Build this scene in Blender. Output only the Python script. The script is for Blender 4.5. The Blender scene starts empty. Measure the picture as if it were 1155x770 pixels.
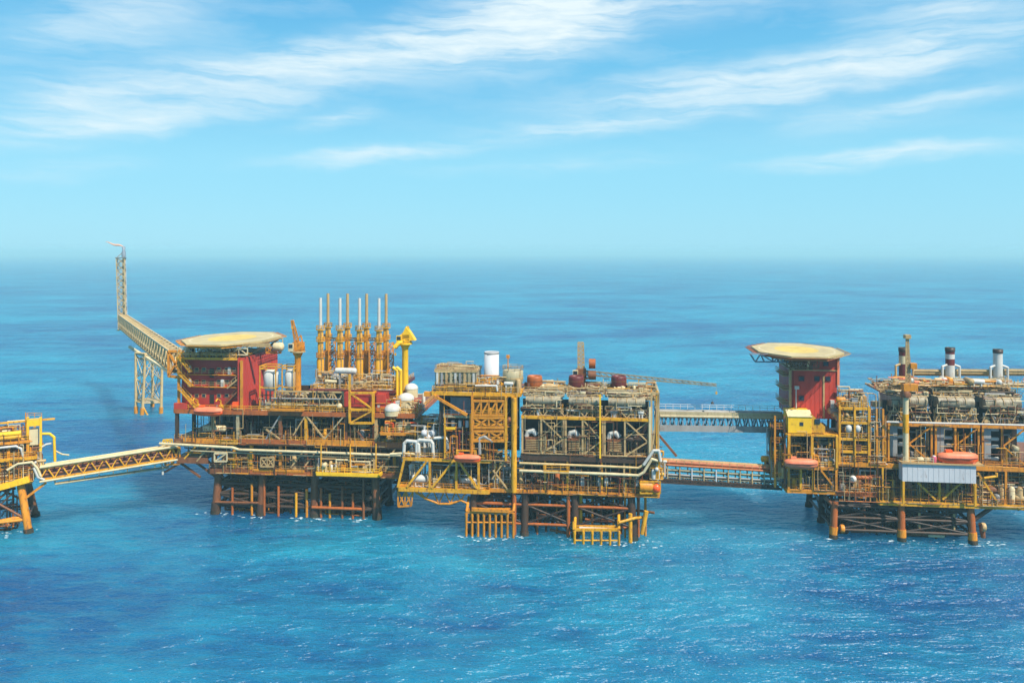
import bpy, math, random
from mathutils import Vector, Matrix

# ------------------------------------------------------------------ camera, sky, sun, exposure
SC = bpy.context.scene
COL = SC.collection
R = math.radians
CX, HY, FP, HC = 577.5, 283.5, 924.0, 65.95      # optical centre, horizon row, focal length (photo pixels), camera height

cd = bpy.data.cameras.new("camera")
cam = bpy.data.objects.new("camera", cd)
COL.objects.link(cam)
cam.location = (0, 0, HC)
cam.rotation_euler = (R(90), 0, 0)
cd.sensor_width = 36.0
cd.lens = 36.0 * FP / 1155.0
cd.shift_y = -(385.0 - HY) / 1155.0
cd.clip_start = 1.0
cd.clip_end = 120000.0
SC.camera = cam

SUN_DIR = Vector((0.50, -0.52, 0.92)).normalized()      # towards the sun
SUN_EL = math.asin(SUN_DIR.z)
SUN_AZ = math.atan2(SUN_DIR.x, SUN_DIR.y)
sd = bpy.data.lights.new("sun", 'SUN')
sd.energy = 4.9
sd.angle = R(0.5)
sd.color = (1.0, 0.94, 0.83)
sun = bpy.data.objects.new("sun", sd)
COL.objects.link(sun)
sun.rotation_euler = (-SUN_DIR).to_track_quat('-Z', 'Y').to_euler()
sun.location = (200, -100, 300)

world = bpy.data.worlds.new("World")
SC.world = world
world.use_nodes = True
wn, wl = world.node_tree.nodes, world.node_tree.links
for n in list(wn):
    wn.remove(n)


def wnode(kind, **kw):
    n = wn.new(kind)
    for k, v in kw.items():
        setattr(n, k, v)
    return n


def wmath(op, a, b=None, c=None, clamp=False):
    n = wnode("ShaderNodeMath", operation=op, use_clamp=clamp)
    for i, x in enumerate((a, b, c)):
        if x is None:
            continue
        if isinstance(x, (int, float)):
            n.inputs[i].default_value = x
        else:
            wl.new(x, n.inputs[i])
    return n.outputs[0]


w_out = wnode("ShaderNodeOutputWorld")
w_bg = wnode("ShaderNodeBackground")
w_bg.inputs[1].default_value = 0.10
wl.new(w_bg.outputs[0], w_out.inputs[0])
sky = wnode("ShaderNodeTexSky", sky_type='NISHITA', sun_disc=False)
sky.sun_elevation = SUN_EL
sky.sun_rotation = SUN_AZ
sky.air_density = 1.0
sky.dust_density = 0.3
sky.ozone_density = 2.0
w_tc = wnode("ShaderNodeTexCoord")
w_sep = wnode("ShaderNodeSeparateXYZ")
wl.new(w_tc.outputs["Generated"], w_sep.inputs[0])
az = wmath('ARCTAN2', w_sep.outputs[0], w_sep.outputs[1])        # 0 straight ahead, + right
el = wmath('ARCSINE', w_sep.outputs[2])
# tropical air: the photograph's sky is pale cyan at the horizon and soft azure above, mixed over the physical sky
ramp = wnode("ShaderNodeValToRGB")
els = wmath('MULTIPLY', el, 1.0 / R(60), clamp=True)
wl.new(els, ramp.inputs[0])
ramp.color_ramp.interpolation = 'EASE'
cr = ramp.color_ramp.elements
cr[0].position = 0.0
cr[0].color = (0.31, 0.745, 0.96, 1)
cr[1].position = 1.0
cr[1].color = (0.045, 0.24, 0.62, 1)
for p_, c_ in ((0.09, (0.29, 0.74, 0.97)), (0.20, (0.17, 0.59, 0.90)), (0.31, (0.11, 0.48, 0.84))):
    e = ramp.color_ramp.elements.new(p_)
    e.color = (*c_, 1)
air = wnode("ShaderNodeMix", data_type='RGBA', blend_type='MULTIPLY')
air.inputs[0].default_value = 1.0
wl.new(ramp.outputs[0], air.inputs[6])
air.inputs[7].default_value = (6.6, 6.6, 6.6, 1)
tint = wnode("ShaderNodeMix", data_type='RGBA')
tint.inputs[0].default_value = 0.88
wl.new(sky.outputs[0], tint.inputs[6])
wl.new(air.outputs[2], tint.inputs[7])
# cirrus: long streaks in azimuth / elevation, frayed by stretched noise
comb = wnode("ShaderNodeCombineXYZ")
wl.new(az, comb.inputs[0])
wl.new(el, comb.inputs[1])


def wnoise(vec, scale, detail=4.0, rough=0.6, rot=0.0, sx=1.0, sy=1.0, loc=(0, 0, 0)):
    m = wnode("ShaderNodeMapping")
    m.inputs["Rotation"].default_value = (0, 0, rot)
    m.inputs["Scale"].default_value = (sx, sy, 1)
    m.inputs["Location"].default_value = loc
    wl.new(vec, m.inputs[0])
    n = wnode("ShaderNodeTexNoise", noise_dimensions='2D')
    n.inputs["Scale"].default_value = scale
    n.inputs["Detail"].default_value = detail
    n.inputs["Roughness"].default_value = rough
    wl.new(m.outputs[0], n.inputs["Vector"])
    return n


TILT = R(14)
warp = wnoise(comb.outputs[0], 9.0, 3.0, 0.6, -TILT, 1.0, 2.6)
wv = wnode("ShaderNodeVectorMath", operation='MULTIPLY_ADD')
wl.new(warp.outputs["Color"], wv.inputs[0])
wv.inputs[1].default_value = (0.08, 0.022, 0.0)
wv.inputs[2].default_value = (-0.04, -0.011, 0.0)
wadd = wnode("ShaderNodeVectorMath", operation='ADD')
wl.new(comb.outputs[0], wadd.inputs[0])
wl.new(wv.outputs[0], wadd.inputs[1])


def ang(px, py):
    x, z = (px - CX) / FP, (HY - py) / FP
    return math.atan2(x, 1.0), math.atan2(z, math.hypot(1.0, x))


# each streak: two ends and a half width (photo pixels), strength
STREAKS = [(-40, 160, 330, 110, 17, 0.75), (60, 112, 520, 42, 26, 0.85), (300, 82, 640, 22, 36, 0.62),
           (500, 40, 700, -6, 54, 1.5), (540, 10, 690, 2, 46, 1.8), (540, 154, 900, 112, 14, 0.70), (640, 116, 1010, 66, 25, 0.80),
           (850, 96, 1200, 22, 28, 0.85), (320, 184, 520, 166, 10, 0.70), (870, 186, 1130, 164, 11, 0.70),
           (880, 140, 1060, 120, 13, 0.45), (330, 138, 430, 124, 13, 0.42), (-30, 60, 260, -20, 40, 0.35),
           (660, 20, 900, -30, 30, 0.40), (980, 22, 1180, -10, 22, 0.45), (20, 128, 150, 100, 34, 0.4),
           (1000, 118, 1160, 96, 12, 0.35), (-20, 196, 160, 186, 12, 0.18), (500, 190, 760, 178, 10, 0.2)]
tot = None
for (x0, y0, x1, y1, hw, s) in STREAKS:
    a0, a1 = ang(x0, y0), ang(x1, y1)
    m = wnode("ShaderNodeMapping", vector_type='TEXTURE')
    m.inputs["Location"].default_value = ((a0[0] + a1[0]) / 2, (a0[1] + a1[1]) / 2, 0)
    m.inputs["Rotation"].default_value = (0, 0, math.atan2(a1[1] - a0[1], a1[0] - a0[0]))
    m.inputs["Scale"].default_value = (math.hypot(a1[0] - a0[0], a1[1] - a0[1]) * 0.90, hw * 1.5 / FP, 1)
    wl.new(wadd.outputs[0], m.inputs[0])
    g = wnode("ShaderNodeTexGradient", gradient_type='QUADRATIC_SPHERE')
    wl.new(m.outputs[0], g.inputs[0])
    v = wmath('MULTIPLY', g.outputs["Fac"], s * 1.9)
    tot = v if tot is None else wmath('ADD', tot, v)
fib = wnoise(wadd.outputs[0], 24.0, 7.0, 0.60, -TILT, 0.26, 2.6)
fib2 = wnoise(wadd.outputs[0], 7.0, 5.0, 0.6, -TILT, 0.5, 2.4, (3.1, 1.7, 0))
fr = wnode("ShaderNodeMapRange")
fr.inputs["From Min"].default_value = 0.34
fr.inputs["From Max"].default_value = 0.66
fr.inputs["To Min"].default_value = 0.22
fr.inputs["To Max"].default_value = 1.15
wl.new(fib.outputs["Fac"], fr.inputs[0])
dens = wmath('MULTIPLY', tot, fr.outputs[0])
thin = wnode("ShaderNodeMapRange")
thin.inputs["From Min"].default_value = 0.45
thin.inputs["From Max"].default_value = 0.80
thin.inputs["To Max"].default_value = 0.32
wl.new(fib2.outputs["Fac"], thin.inputs[0])
hi = wmath('MULTIPLY', thin.outputs[0], wmath('MULTIPLY', wmath('SUBTRACT', el, R(5)), 6.5, clamp=True))
dens = wmath('ADD', dens, hi)
dens = wmath('SUBTRACT', 1.0, wmath('POWER', 2.718, wmath('MULTIPLY', dens, -1.15)))
fine = wnoise(wadd.outputs[0], 60.0, 5.0, 0.6, -TILT, 0.3, 2.2, (1.3, 4.2, 0))
dens = wmath('MULTIPLY', dens, wmath('MULTIPLY_ADD', fine.outputs["Fac"], 0.7, 0.6), clamp=True)
# unseen pale cloud added overhead as neutral fill light, above the camera's view
fill_cloud = wnode("ShaderNodeMapRange", interpolation_type='SMOOTHSTEP')
fill_cloud.inputs["From Min"].default_value = R(19)
fill_cloud.inputs["From Max"].default_value = R(42)
fill_cloud.inputs["To Max"].default_value = 0.22
wl.new(el, fill_cloud.inputs[0])
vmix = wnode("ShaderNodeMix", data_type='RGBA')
wl.new(fill_cloud.outputs[0], vmix.inputs[0])
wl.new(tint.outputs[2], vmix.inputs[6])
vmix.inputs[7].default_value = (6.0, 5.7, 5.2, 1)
cmix = wnode("ShaderNodeMix", data_type='RGBA')
wl.new(dens, cmix.inputs[0])
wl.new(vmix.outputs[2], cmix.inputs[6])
cmix.inputs[7].default_value = (5.5, 6.4, 6.7, 1)
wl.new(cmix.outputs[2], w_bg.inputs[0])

SC.render.engine = 'CYCLES'
SC.view_settings.view_transform = 'Standard'
SC.view_settings.look = 'None'
SC.view_settings.exposure = 0.6
SC.view_settings.gamma = 1.0
SC.view_settings.use_curve_mapping = False
SC.cycles.max_bounces = 5
SC.cycles.diffuse_bounces = 3
SC.cycles.glossy_bounces = 3
SC.cycles.volume_bounces = 0
SC.cycles.use_denoising = True
SC.cycles.denoising_prefilter = 'ACCURATE'
SC.cycles.denoising_input_passes = 'RGB_ALBEDO_NORMAL'

# ------------------------------------------------------------------ materials


def mat_new(name):
    m = bpy.data.materials.new(name)
    m.use_nodes = True
    nt = m.node_tree
    return m, nt.nodes, nt.links, nt.nodes["Principled BSDF"]


def paint(name, col, rust=0.35, rough=0.5, metal=0.0, scale=0.35, rustcol=(0.16, 0.055, 0.02), dirt=0.35):
    """painted steel: weathered tone, runs of rust and grime with a shape of their own"""
    m, N, L, B = mat_new(name)
    tc = N.new("ShaderNodeTexCoord")
    mp = N.new("ShaderNodeMapping")
    mp.inputs["Scale"].default_value = (1, 1, 0.35)
    L.new(tc.outputs["Object"], mp.inputs[0])
    n1 = N.new("ShaderNodeTexNoise")
    n1.inputs["Scale"].default_value = scale
    n1.inputs["Detail"].default_value = 6
    n1.inputs["Roughness"].default_value = 0.7
    L.new(mp.outputs[0], n1.inputs["Vector"])
    n2 = N.new("ShaderNodeTexNoise")
    n2.inputs["Scale"].default_value = scale * 5
    n2.inputs["Detail"].default_value = 4
    n2.inputs["Roughness"].default_value = 0.7
    L.new(mp.outputs[0], n2.inputs["Vector"])
    r1 = N.new("ShaderNodeMapRange")
    r1.inputs["From Min"].default_value = 0.62 - 0.22 * rust
    r1.inputs["From Max"].default_value = 0.78 - 0.22 * rust
    r1.inputs["To Max"].default_value = min(1.0, 0.55 + rust * 0.5)
    L.new(n2.outputs["Fac"], r1.inputs[0])
    r2 = N.new("ShaderNodeMapRange")
    r2.inputs["From Min"].default_value = 0.35
    r2.inputs["From Max"].default_value = 0.7
    r2.inputs["To Min"].default_value = 1.0
    r2.inputs["To Max"].default_value = 1.0 - dirt
    L.new(n1.outputs["Fac"], r2.inputs[0])
    mul = N.new("ShaderNodeMix")
    mul.data_type = 'RGBA'
    mul.blend_type = 'MULTIPLY'
    mul.inputs[0].default_value = 1.0
    mul.inputs[6].default_value = (*col, 1)
    L.new(r2.outputs[0], mul.inputs[7])
    mx = N.new("ShaderNodeMix")
    mx.data_type = 'RGBA'
    L.new(r1.outputs[0], mx.inputs[0])
    L.new(mul.outputs[2], mx.inputs[6])
    mx.inputs[7].default_value = (*rustcol, 1)
    L.new(mx.outputs[2], B.inputs["Base Color"])
    B.inputs["Roughness"].default_value = rough
    B.inputs["Metallic"].default_value = metal
    B.inputs["Specular IOR Level"].default_value = 0.35
    return m


M = {
    'yellow': paint("yellow paint", (0.74, 0.352, 0.012), 0.50, dirt=0.35),
    'bright': paint("bright yellow paint", (0.86, 0.49, 0.012), 0.30, dirt=0.2),
    'orange': paint("orange paint", (0.68, 0.255, 0.014), 0.46),
    'rustorange': paint("rust orange paint", (0.42, 0.11, 0.02), 0.5),
    'brown': paint("rust brown steel", (0.22, 0.080, 0.028), 0.5, rustcol=(0.09, 0.034, 0.015)),
    'dark': paint("dark steel", (0.060, 0.036, 0.022), 0.5, rustcol=(0.09, 0.035, 0.015)),
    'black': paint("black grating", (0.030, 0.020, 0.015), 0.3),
    'red': paint("red cladding", (0.52, 0.050, 0.026), 0.12, dirt=0.3, rustcol=(0.22, 0.03, 0.02)),
    'deepred_shade': paint("deep red and shaded red cladding", (0.42, 0.034, 0.022), 0.22, dirt=0.35, rustcol=(0.15, 0.02, 0.02)),  # darker red; on the quarters it paints shade into the dim faces
    'maroon': paint("maroon rusty drum", (0.14, 0.022, 0.02), 0.4, rustcol=(0.06, 0.02, 0.016)),
    'tan': paint("tan weathered steel", (0.50, 0.33, 0.14), 0.38, rustcol=(0.20, 0.09, 0.04)),
    'khaki': paint("khaki insulation", (0.42, 0.35, 0.20), 0.42, rustcol=(0.16, 0.08, 0.04)),
    'cream': paint("cream paint", (0.66, 0.54, 0.31), 0.24, rustcol=(0.35, 0.16, 0.05)),
    'white': paint("white paint", (0.58, 0.56, 0.50), 0.24, rustcol=(0.42, 0.24, 0.1)),
    'grey': paint("grey steel", (0.30, 0.29, 0.27), 0.22),
    'lgrey': paint("light grey cladding", (0.52, 0.52, 0.52), 0.10, dirt=0.15),
    'bluegrey': paint("blue grey cladding", (0.22, 0.27, 0.32), 0.15),
    'lifeboat': paint("lifeboat orange", (0.85, 0.10, 0.012), 0.04, rough=0.35, dirt=0.12),
    'salmon': paint("faded orange canopy", (0.80, 0.22, 0.10), 0.08, rough=0.5),
    'pad': paint("helideck cream", (0.52, 0.41, 0.19), 0.32, scale=0.25, rustcol=(0.50, 0.33, 0.12)),
    'padmark': paint("helideck yellow", (0.70, 0.48, 0.09), 0.3),
    'hood': paint("grey brown weathered lagging", (0.33, 0.275, 0.175), 0.55, rustcol=(0.12, 0.07, 0.04), dirt=0.5),
    'growth': paint("marine growth", (0.035, 0.034, 0.02), 0.4, rough=0.8),
    'sand': paint("sand paint", (0.62, 0.44, 0.20), 0.3),
    'pink': paint("pink drum", (0.7, 0.12, 0.2), 0.05),
}
g_, N_, L_, B_ = mat_new("window glass")
B_.inputs["Base Color"].default_value = (0.02, 0.03, 0.04, 1)
B_.inputs["Roughness"].default_value = 0.08
M['glass'] = g_
f_, N_, L_, B_ = mat_new("flame")
B_.inputs["Base Color"].default_value = (0.50, 0.26, 0.17, 1)
B_.inputs["Emission Color"].default_value = (0.95, 0.62, 0.42, 1)
B_.inputs["Emission Strength"].default_value = 0.16
M['flame'] = f_

# ------------------------------------------------------------------ geometry helpers


class MB:
    """collects shapes and links them as ONE mesh object"""

    def __init__(s):
        s.v, s.f, s.sm = [], [], []

    def add(s, vs, fs, smooth=False):
        o = len(s.v)
        s.v += [Vector(x) for x in vs]
        s.f += [tuple(o + i for i in f) for f in fs]
        s.sm += [smooth] * len(fs)
        return s

    def box(s, a, b):
        x0, y0, z0 = (min(a[i], b[i]) for i in range(3))
        x1, y1, z1 = (max(a[i], b[i]) for i in range(3))
        return s.add([(x0, y0, z0), (x1, y0, z0), (x1, y1, z0), (x0, y1, z0), (x0, y0, z1), (x1, y0, z1), (x1, y1, z1), (x0, y1, z1)],
                     [(3, 2, 1, 0), (4, 5, 6, 7), (0, 1, 5, 4), (1, 2, 6, 5), (2, 3, 7, 6), (3, 0, 4, 7)])

    def _axes(s, p, q):
        d = (q - p).normalized()
        up = Vector((0, 0, 1)) if abs(d.z) < 0.95 else Vector((0, 1, 0))
        a = d.cross(up).normalized()
        return d, a, a.cross(d).normalized()

    def bar(s, p, q, w, h=None):
        p, q = Vector(p), Vector(q)
        if (q - p).length < 1e-5:
            return s
        h = h or w
        d, a, b = s._axes(p, q)
        vs = []
        for c in (p, q):
            for (i, j) in ((-1, -1), (1, -1), (1, 1), (-1, 1)):
                vs.append(c + a * i * w / 2 + b * j * h / 2)
        return s.add(vs, [(3, 2, 1, 0), (4, 5, 6, 7), (0, 1, 5, 4), (1, 2, 6, 5), (2, 3, 7, 6), (3, 0, 4, 7)])

    def tube(s, p, q, r, r2=None, n=8):
        p, q = Vector(p), Vector(q)
        if (q - p).length < 1e-5:
            return s
        r2 = r if r2 is None else r2
        d, a, b = s._axes(p, q)
        vs = []
        for c, rr in ((p, r), (q, r2)):
            for k in range(n):
                t = 2 * math.pi * k / n
                vs.append(c + (a * math.cos(t) + b * math.sin(t)) * rr)
        s.add(vs, [(k, (k + 1) % n, n + (k + 1) % n, n + k) for k in range(n)], True)
        o = [x for x in vs]
        s.add(o[:n], [tuple(range(n))[::-1]])
        s.add(o[n:], [tuple(range(n))])
        return s

    def pipe(s, pts, r, n=8):
        pts = [Vector(p) for p in pts]
        for a, b in zip(pts, pts[1:]):
            s.tube(a, b, r, n=n)
        for p in pts[1:-1]:
            s.ball(p, r * 1.02, n=8, m=4)
        return s

    def ball(s, c, r, rz=None, n=12, m=6, top=False):
        c = Vector(c)
        rz = rz or r
        vs, fs = [], []
        lo = 0.0 if top else -math.pi / 2
        for i in range(m + 1):
            ph = lo + (math.pi / 2 - lo) * i / m
            for k in range(n):
                t = 2 * math.pi * k / n
                vs.append(c + Vector((r * math.cos(ph) * math.cos(t), r * math.cos(ph) * math.sin(t), rz * math.sin(ph))))
        for i in range(m):
            for k in range(n):
                fs.append((i * n + k, i * n + (k + 1) % n, (i + 1) * n + (k + 1) % n, (i + 1) * n + k))
        return s.add(vs, fs, True)

    def lathe(s, c, prof, axis='z', n=16, smooth=True):
        c = Vector(c)
        vs, fs = [], []
        for (r, t) in prof:
            for k in range(n):
                a = 2 * math.pi * k / n
                x, y = r * math.cos(a), r * math.sin(a)
                p = {'z': (x, y, t), 'x': (t, x, y), 'y': (y, t, x)}[axis]
                vs.append(c + Vector(p))
        m = len(prof)
        for i in range(m - 1):
            for k in range(n):
                fs.append((i * n + k, i * n + (k + 1) % n, (i + 1) * n + (k + 1) % n, (i + 1) * n + k))
        s.add(vs, fs, smooth)
        s.add(vs[:n], [tuple(range(n))[::-1]])
        s.add(vs[-n:], [tuple(range(n))])
        return s

    def drum(s, c, r, l, axis='x', n=14):
        """vessel with dished ends, centred on c"""
        h = l / 2
        k = r * 0.45
        return s.lathe(c, [(r * 0.05, -h - k), (r * 0.6, -h - k * 0.75), (r * 0.92, -h - k * 0.3), (r, -h), (r, h), (r * 0.92, h + k * 0.3), (r * 0.6, h + k * 0.75), (r * 0.05, h + k)], axis, n)

    def prism(s, pts, vec):
        pts = [Vector(p) for p in pts]
        n = len(pts)
        vec = Vector(vec)
        return s.add(pts + [p + vec for p in pts], [tuple(range(n))[::-1], tuple(range(n, 2 * n))] + [(i, (i + 1) % n, n + (i + 1) % n, n + i) for i in range(n)])

    def rail(s, pts, h=1.15, r=0.05, step=1.8):
        pts = [Vector(p) for p in pts]
        for a, b in zip(pts, pts[1:]):
            L = (b - a).length
            k = max(1, round(L / step))
            for i in range(k + 1):
                p = a.lerp(b, i / k)
                s.bar(p, p + Vector((0, 0, h)), 2 * r)
            for t in (1.0, 0.55):
                o = Vector((0, 0, h * t))
                s.bar(a + o, b + o, 2 * r)
        return s

    def truss(s, a0, a1, b0, b1, n, w=0.25, pat='W', chord=None):
        """panel between chord a (lower) and chord b (upper)"""
        a0, a1, b0, b1 = Vector(a0), Vector(a1), Vector(b0), Vector(b1)
        c = chord or w * 1.3
        s.bar(a0, a1, c)
        s.bar(b0, b1, c)
        for i in range(n + 1):
            t = i / n
            if pat != 'V' or i in (0, n):
                s.bar(a0.lerp(a1, t), b0.lerp(b1, t), w)
            if i < n:
                u = (i + 1) / n
                if pat in 'WV':
                    m_ = (t + u) / 2
                    if pat == 'V' or i % 2 == 0:
                        pass
                    if pat == 'V':
                        s.bar(a0.lerp(a1, t), b0.lerp(b1, m_), w)
                        s.bar(b0.lerp(b1, m_), a0.lerp(a1, u), w)
                    elif i % 2 == 0:
                        s.bar(a0.lerp(a1, t), b0.lerp(b1, u), w)
                    else:
                        s.bar(b0.lerp(b1, t), a0.lerp(a1, u), w)
                elif pat == 'X':
                    s.bar(a0.lerp(a1, t), b0.lerp(b1, u), w)
                    s.bar(b0.lerp(b1, t), a0.lerp(a1, u), w)
                elif pat == '/':
                    s.bar(a0.lerp(a1, t), b0.lerp(b1, u), w)
                elif pat == '\\':
                    s.bar(b0.lerp(b1, t), a0.lerp(a1, u), w)
        return s

    def build(s, name, mat, parent):
        me = bpy.data.meshes.new(name)
        b = BASE[parent.name]
        me.from_pydata([tuple(v - b) for v in s.v], [], s.f)
        me.polygons.foreach_set("use_smooth", s.sm)
        me.materials.append(M[mat] if isinstance(mat, str) else mat)
        me.update()
        o = bpy.data.objects.new(name, me)
        COL.objects.link(o)
        o.parent = parent
        BASE[o.name] = b
        return o


BASE = {}


class Frame:
    """a platform's own axes: u to the right along its front, v away from the viewer, z up"""

    def __init__(s, px, Y, a):
        s.a = R(a)
        s.o = Vector(((px - CX) / FP * Y, Y, 0))
        s.U = Vector((math.cos(s.a), math.sin(s.a), 0))
        s.V = Vector((-math.sin(s.a), math.cos(s.a), 0))

    def w(s, p):
        return s.o + s.U * p[0] + s.V * p[1] + Vector((0, 0, p[2]))

    def P(s, px, py, v=0.0):
        d = Vector(((px - CX) / FP, 1.0, 0))
        q = s.o + s.V * v
        t = q.dot(s.V) / d.dot(s.V)
        wpt = d * t
        return Vector(((wpt - s.o).dot(s.U), v, HC - (py - HY) / FP * t))


W = Frame(CX, 0.0, 0)
W.o = Vector((0, 0, 0))


def thing(name, label, cat, F, base, group=None):
    o = bpy.data.objects.new(name, None)
    COL.objects.link(o)
    o.empty_display_size = 1.0
    o.location = F.w(base)
    o.rotation_euler = (0, 0, F.a)
    o['label'] = label
    o['category'] = cat
    if group:
        o['group'] = group
    BASE[o.name] = Vector(base)
    return o


def copy_tree(o, parent=None):
    c = o.copy()
    COL.objects.link(c)
    c.parent = parent
    BASE[c.name] = BASE[o.name]
    for ch in list(o.children):
        copy_tree(ch, c)
    return c


def dup(o, F, base, label, scale=None):
    c = copy_tree(o)
    c.location = F.w(base)
    c.rotation_euler = (0, 0, F.a)
    c['label'] = label
    if scale:
        c.scale = scale
    return c


def part(name, mat, parent, fn, *a, **k):
    m = MB()
    getattr(m, fn)(*a, **k)
    return m.build(name, mat, parent)


def V3(*a):
    return Vector(a)


def clutter(root, u0, u1, v0, v1, z0, z1, n, seed, pal, big=1.0):
    """process equipment standing on a deck: every piece a part of its own"""
    tangle(root, u0, u1, max(v0 - 0.5, min(v0, 0.5)), (v0 + v1) / 2, z0, z1, int(n * 4.6) + 8, seed + 500, list(dict.fromkeys(pal))[:5] + ['tan', 'yellow', 'sand'], (0.05, 0.06 + 0.07 * big))
    rd = random.Random(seed)
    H = z1 - z0
    for i in range(n):
        k = rd.random()
        u, v = rd.uniform(u0, u1), rd.uniform(v0, v1)
        c = rd.choice(pal)
        if k < 0.16:
            r = rd.uniform(0.4, 0.95) * big
            l = rd.uniform(1.8, 4.2) * big
            h = z0 + rd.uniform(r + 0.4, max(r + 0.5, H * 0.55))
            m = MB().drum((u, v, h), r, l, 'x' if rd.random() < 0.75 else 'y')
            for s_ in (-1, 1):
                m.box((u + s_ * l * 0.3 - 0.15, v - r * 0.7, z0), (u + s_ * l * 0.3 + 0.15, v + r * 0.7, h - r * 0.6))
            m.build('vessel', c, root)
        elif k < 0.30:
            r = rd.uniform(0.35, 0.8) * big
            h = min(H * 0.85, rd.uniform(1.6, 4.2) * big)
            MB().lathe((u, v, z0), [(r * 0.9, 0), (r, 0.3), (r, h - r * 0.4), (r * 0.75, h - r * 0.1), (r * 0.2, h)], 'z', 12).build('tank', c, root)
        elif k < 0.46:
            a, b, h = rd.uniform(0.6, 2.2) * big, rd.uniform(0.6, 1.6) * big, min(H * 0.8, rd.uniform(1.0, 2.8) * big)
            m = MB().box((u - a / 2, v - b / 2, z0), (u + a / 2, v + b / 2, z0 + h))
            m.box((u - a / 2 - 0.08, v - b / 2 - 0.08, z0 + h), (u + a / 2 + 0.08, v + b / 2 + 0.08, z0 + h + 0.12))
            m.build('cabinet', c, root)
        elif k < 0.74:
            r = rd.uniform(0.10, 0.24)
            p = [V3(u, v, z0 + 0.05)]
            h = rd.uniform(0.35, 0.95) * H
            p.append(V3(u, v, z0 + h))
            l = rd.uniform(1.5, 5.5) * rd.choice((-1, 1))
            uu = min(max(u + l, u0), u1)
            p.append(V3(uu, v, z0 + h))
            if rd.random() < 0.6:
                p.append(V3(uu, v, z0 + rd.uniform(0, 0.9) * H))
            MB().pipe(p, r, 6).build('pipe', c, root)
        elif k < 0.84:
            l = rd.uniform(3, 8)
            h = z0 + H * rd.uniform(0.62, 0.95)
            MB().box((max(u0, u - l / 2), v - 0.35, h), (min(u1, u + l / 2), v + 0.35, h + 0.14)).build('cable_tray', c, root)
        elif k < 0.93:
            a = rd.uniform(0.8, 1.5) * big
            m = MB().box((u - a, v - a * 0.5, z0), (u + a, v + a * 0.5, z0 + 0.3))
            m.lathe((u - a * 0.4, v, z0 + 0.3 + a * 0.4), [(a * 0.4, -a * 0.5), (a * 0.4, a * 0.5)], 'x', 10)
            m.lathe((u + a * 0.5, v, z0 + 0.3 + a * 0.4), [(a * 0.25, -a * 0.4), (a * 0.33, 0), (a * 0.2, a * 0.4)], 'x', 10)
            m.build('pump', c, root)
        else:
            a = rd.uniform(0.6, 1.1)
            h = min(H, rd.uniform(2, 4.5))
            m = MB()
            for s_ in (-1, 1):
                m.bar((u + s_ * a * 0.4, v, z0), (u + s_ * a * 0.4, v, z0 + h), 0.12)
            for j in range(int(h / 0.5)):
                m.bar((u - a * 0.4, v, z0 + 0.3 + j * 0.5), (u + a * 0.4, v, z0 + 0.3 + j * 0.5), 0.1)
            m.build('ladder', rd.choice(['yellow', 'tan', 'grey']), root)


def tangle(root, u0, u1, v0, v1, z0, z1, n, seed, pal, r=(0.05, 0.13)):
    """uncountable small-bore pipework and cable runs filling a bay"""
    rd = random.Random(seed)
    ms = {}
    for i in range(n):
        c = rd.choice(pal)
        m = ms.setdefault(c, MB())
        u, v = rd.uniform(u0, u1), rd.uniform(v0, v1)
        rr = rd.uniform(*r)
        H = z1 - z0
        p = [V3(u, v, z0 + rd.choice((0, 0, rd.random() * 0.5)) * H)]
        for k in range(rd.randint(1, 4)):
            q = p[-1].copy()
            ax = rd.random()
            if ax < 0.36:
                q.z = min(z1, max(z0, q.z + rd.uniform(-0.7, 0.7) * H))
            elif ax < 0.85:
                q.x = min(u1, max(u0, q.x + rd.choice((-1, 1)) * rd.uniform(0.6, 4.0)))
            else:
                q.y = rd.uniform(v0, v1)
            if (q - p[-1]).length > 0.2:
                p.append(q)
        for a, b in zip(p, p[1:]):
            m.tube(a, b, rr, n=5)
    for c, m in ms.items():
        if m.v:
            o = m.build('small_piping', c, root)
            o['kind'] = 'stuff'


LIGHT = ['tan', 'cream', 'khaki', 'yellow', 'white', 'orange', 'dark', 'brown']
MUD = ['tan', 'khaki', 'brown', 'dark', 'grey', 'rustorange', 'yellow']


def deck(root, u0, u1, v0, v1, z, th=0.35, slab='brown', edge='orange', eh=0.8, rails='yellow', sides='fr', girders=True):
    """deck plate with edge girders and handrails; z is the walking surface"""
    part('deck', slab, root, 'box', (u0, v0, z - th), (u1, v1, z))
    if girders:
        part('girder', edge, root, 'box', (u0 - 0.05, v0 - 0.3, z - eh), (u1 + 0.05, v0 - 0.003, z + 0.06))
        part('girder', edge, root, 'box', (u1 + 0.003, v0, z - eh), (u1 + 0.3, v1, z + 0.06))
        part('girder', edge, root, 'box', (u0 - 0.3, v0, z - eh), (u0 - 0.003, v1, z + 0.06))
        m = MB()
        k = max(2, int((u1 - u0) / 4.5))
        for i in range(1, k):
            u = u0 + (u1 - u0) * i / k
            m.box((u - 0.12, v0 + 0.01, z - eh - 0.25), (u + 0.12, v1 - 0.01, z - th - 0.004))
        m.build('joists', slab, root)
    if rails:
        pts = []
        if 'l' in sides:
            pts.append(V3(u0, v1, z))
        pts += [V3(u0, v0 + 0.05, z), V3(u1, v0 + 0.05, z)]
        if 'r' in sides:
            pts.append(V3(u1 - 0.05, v1, z))
        part('railing', rails, root, 'rail', pts)


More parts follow.
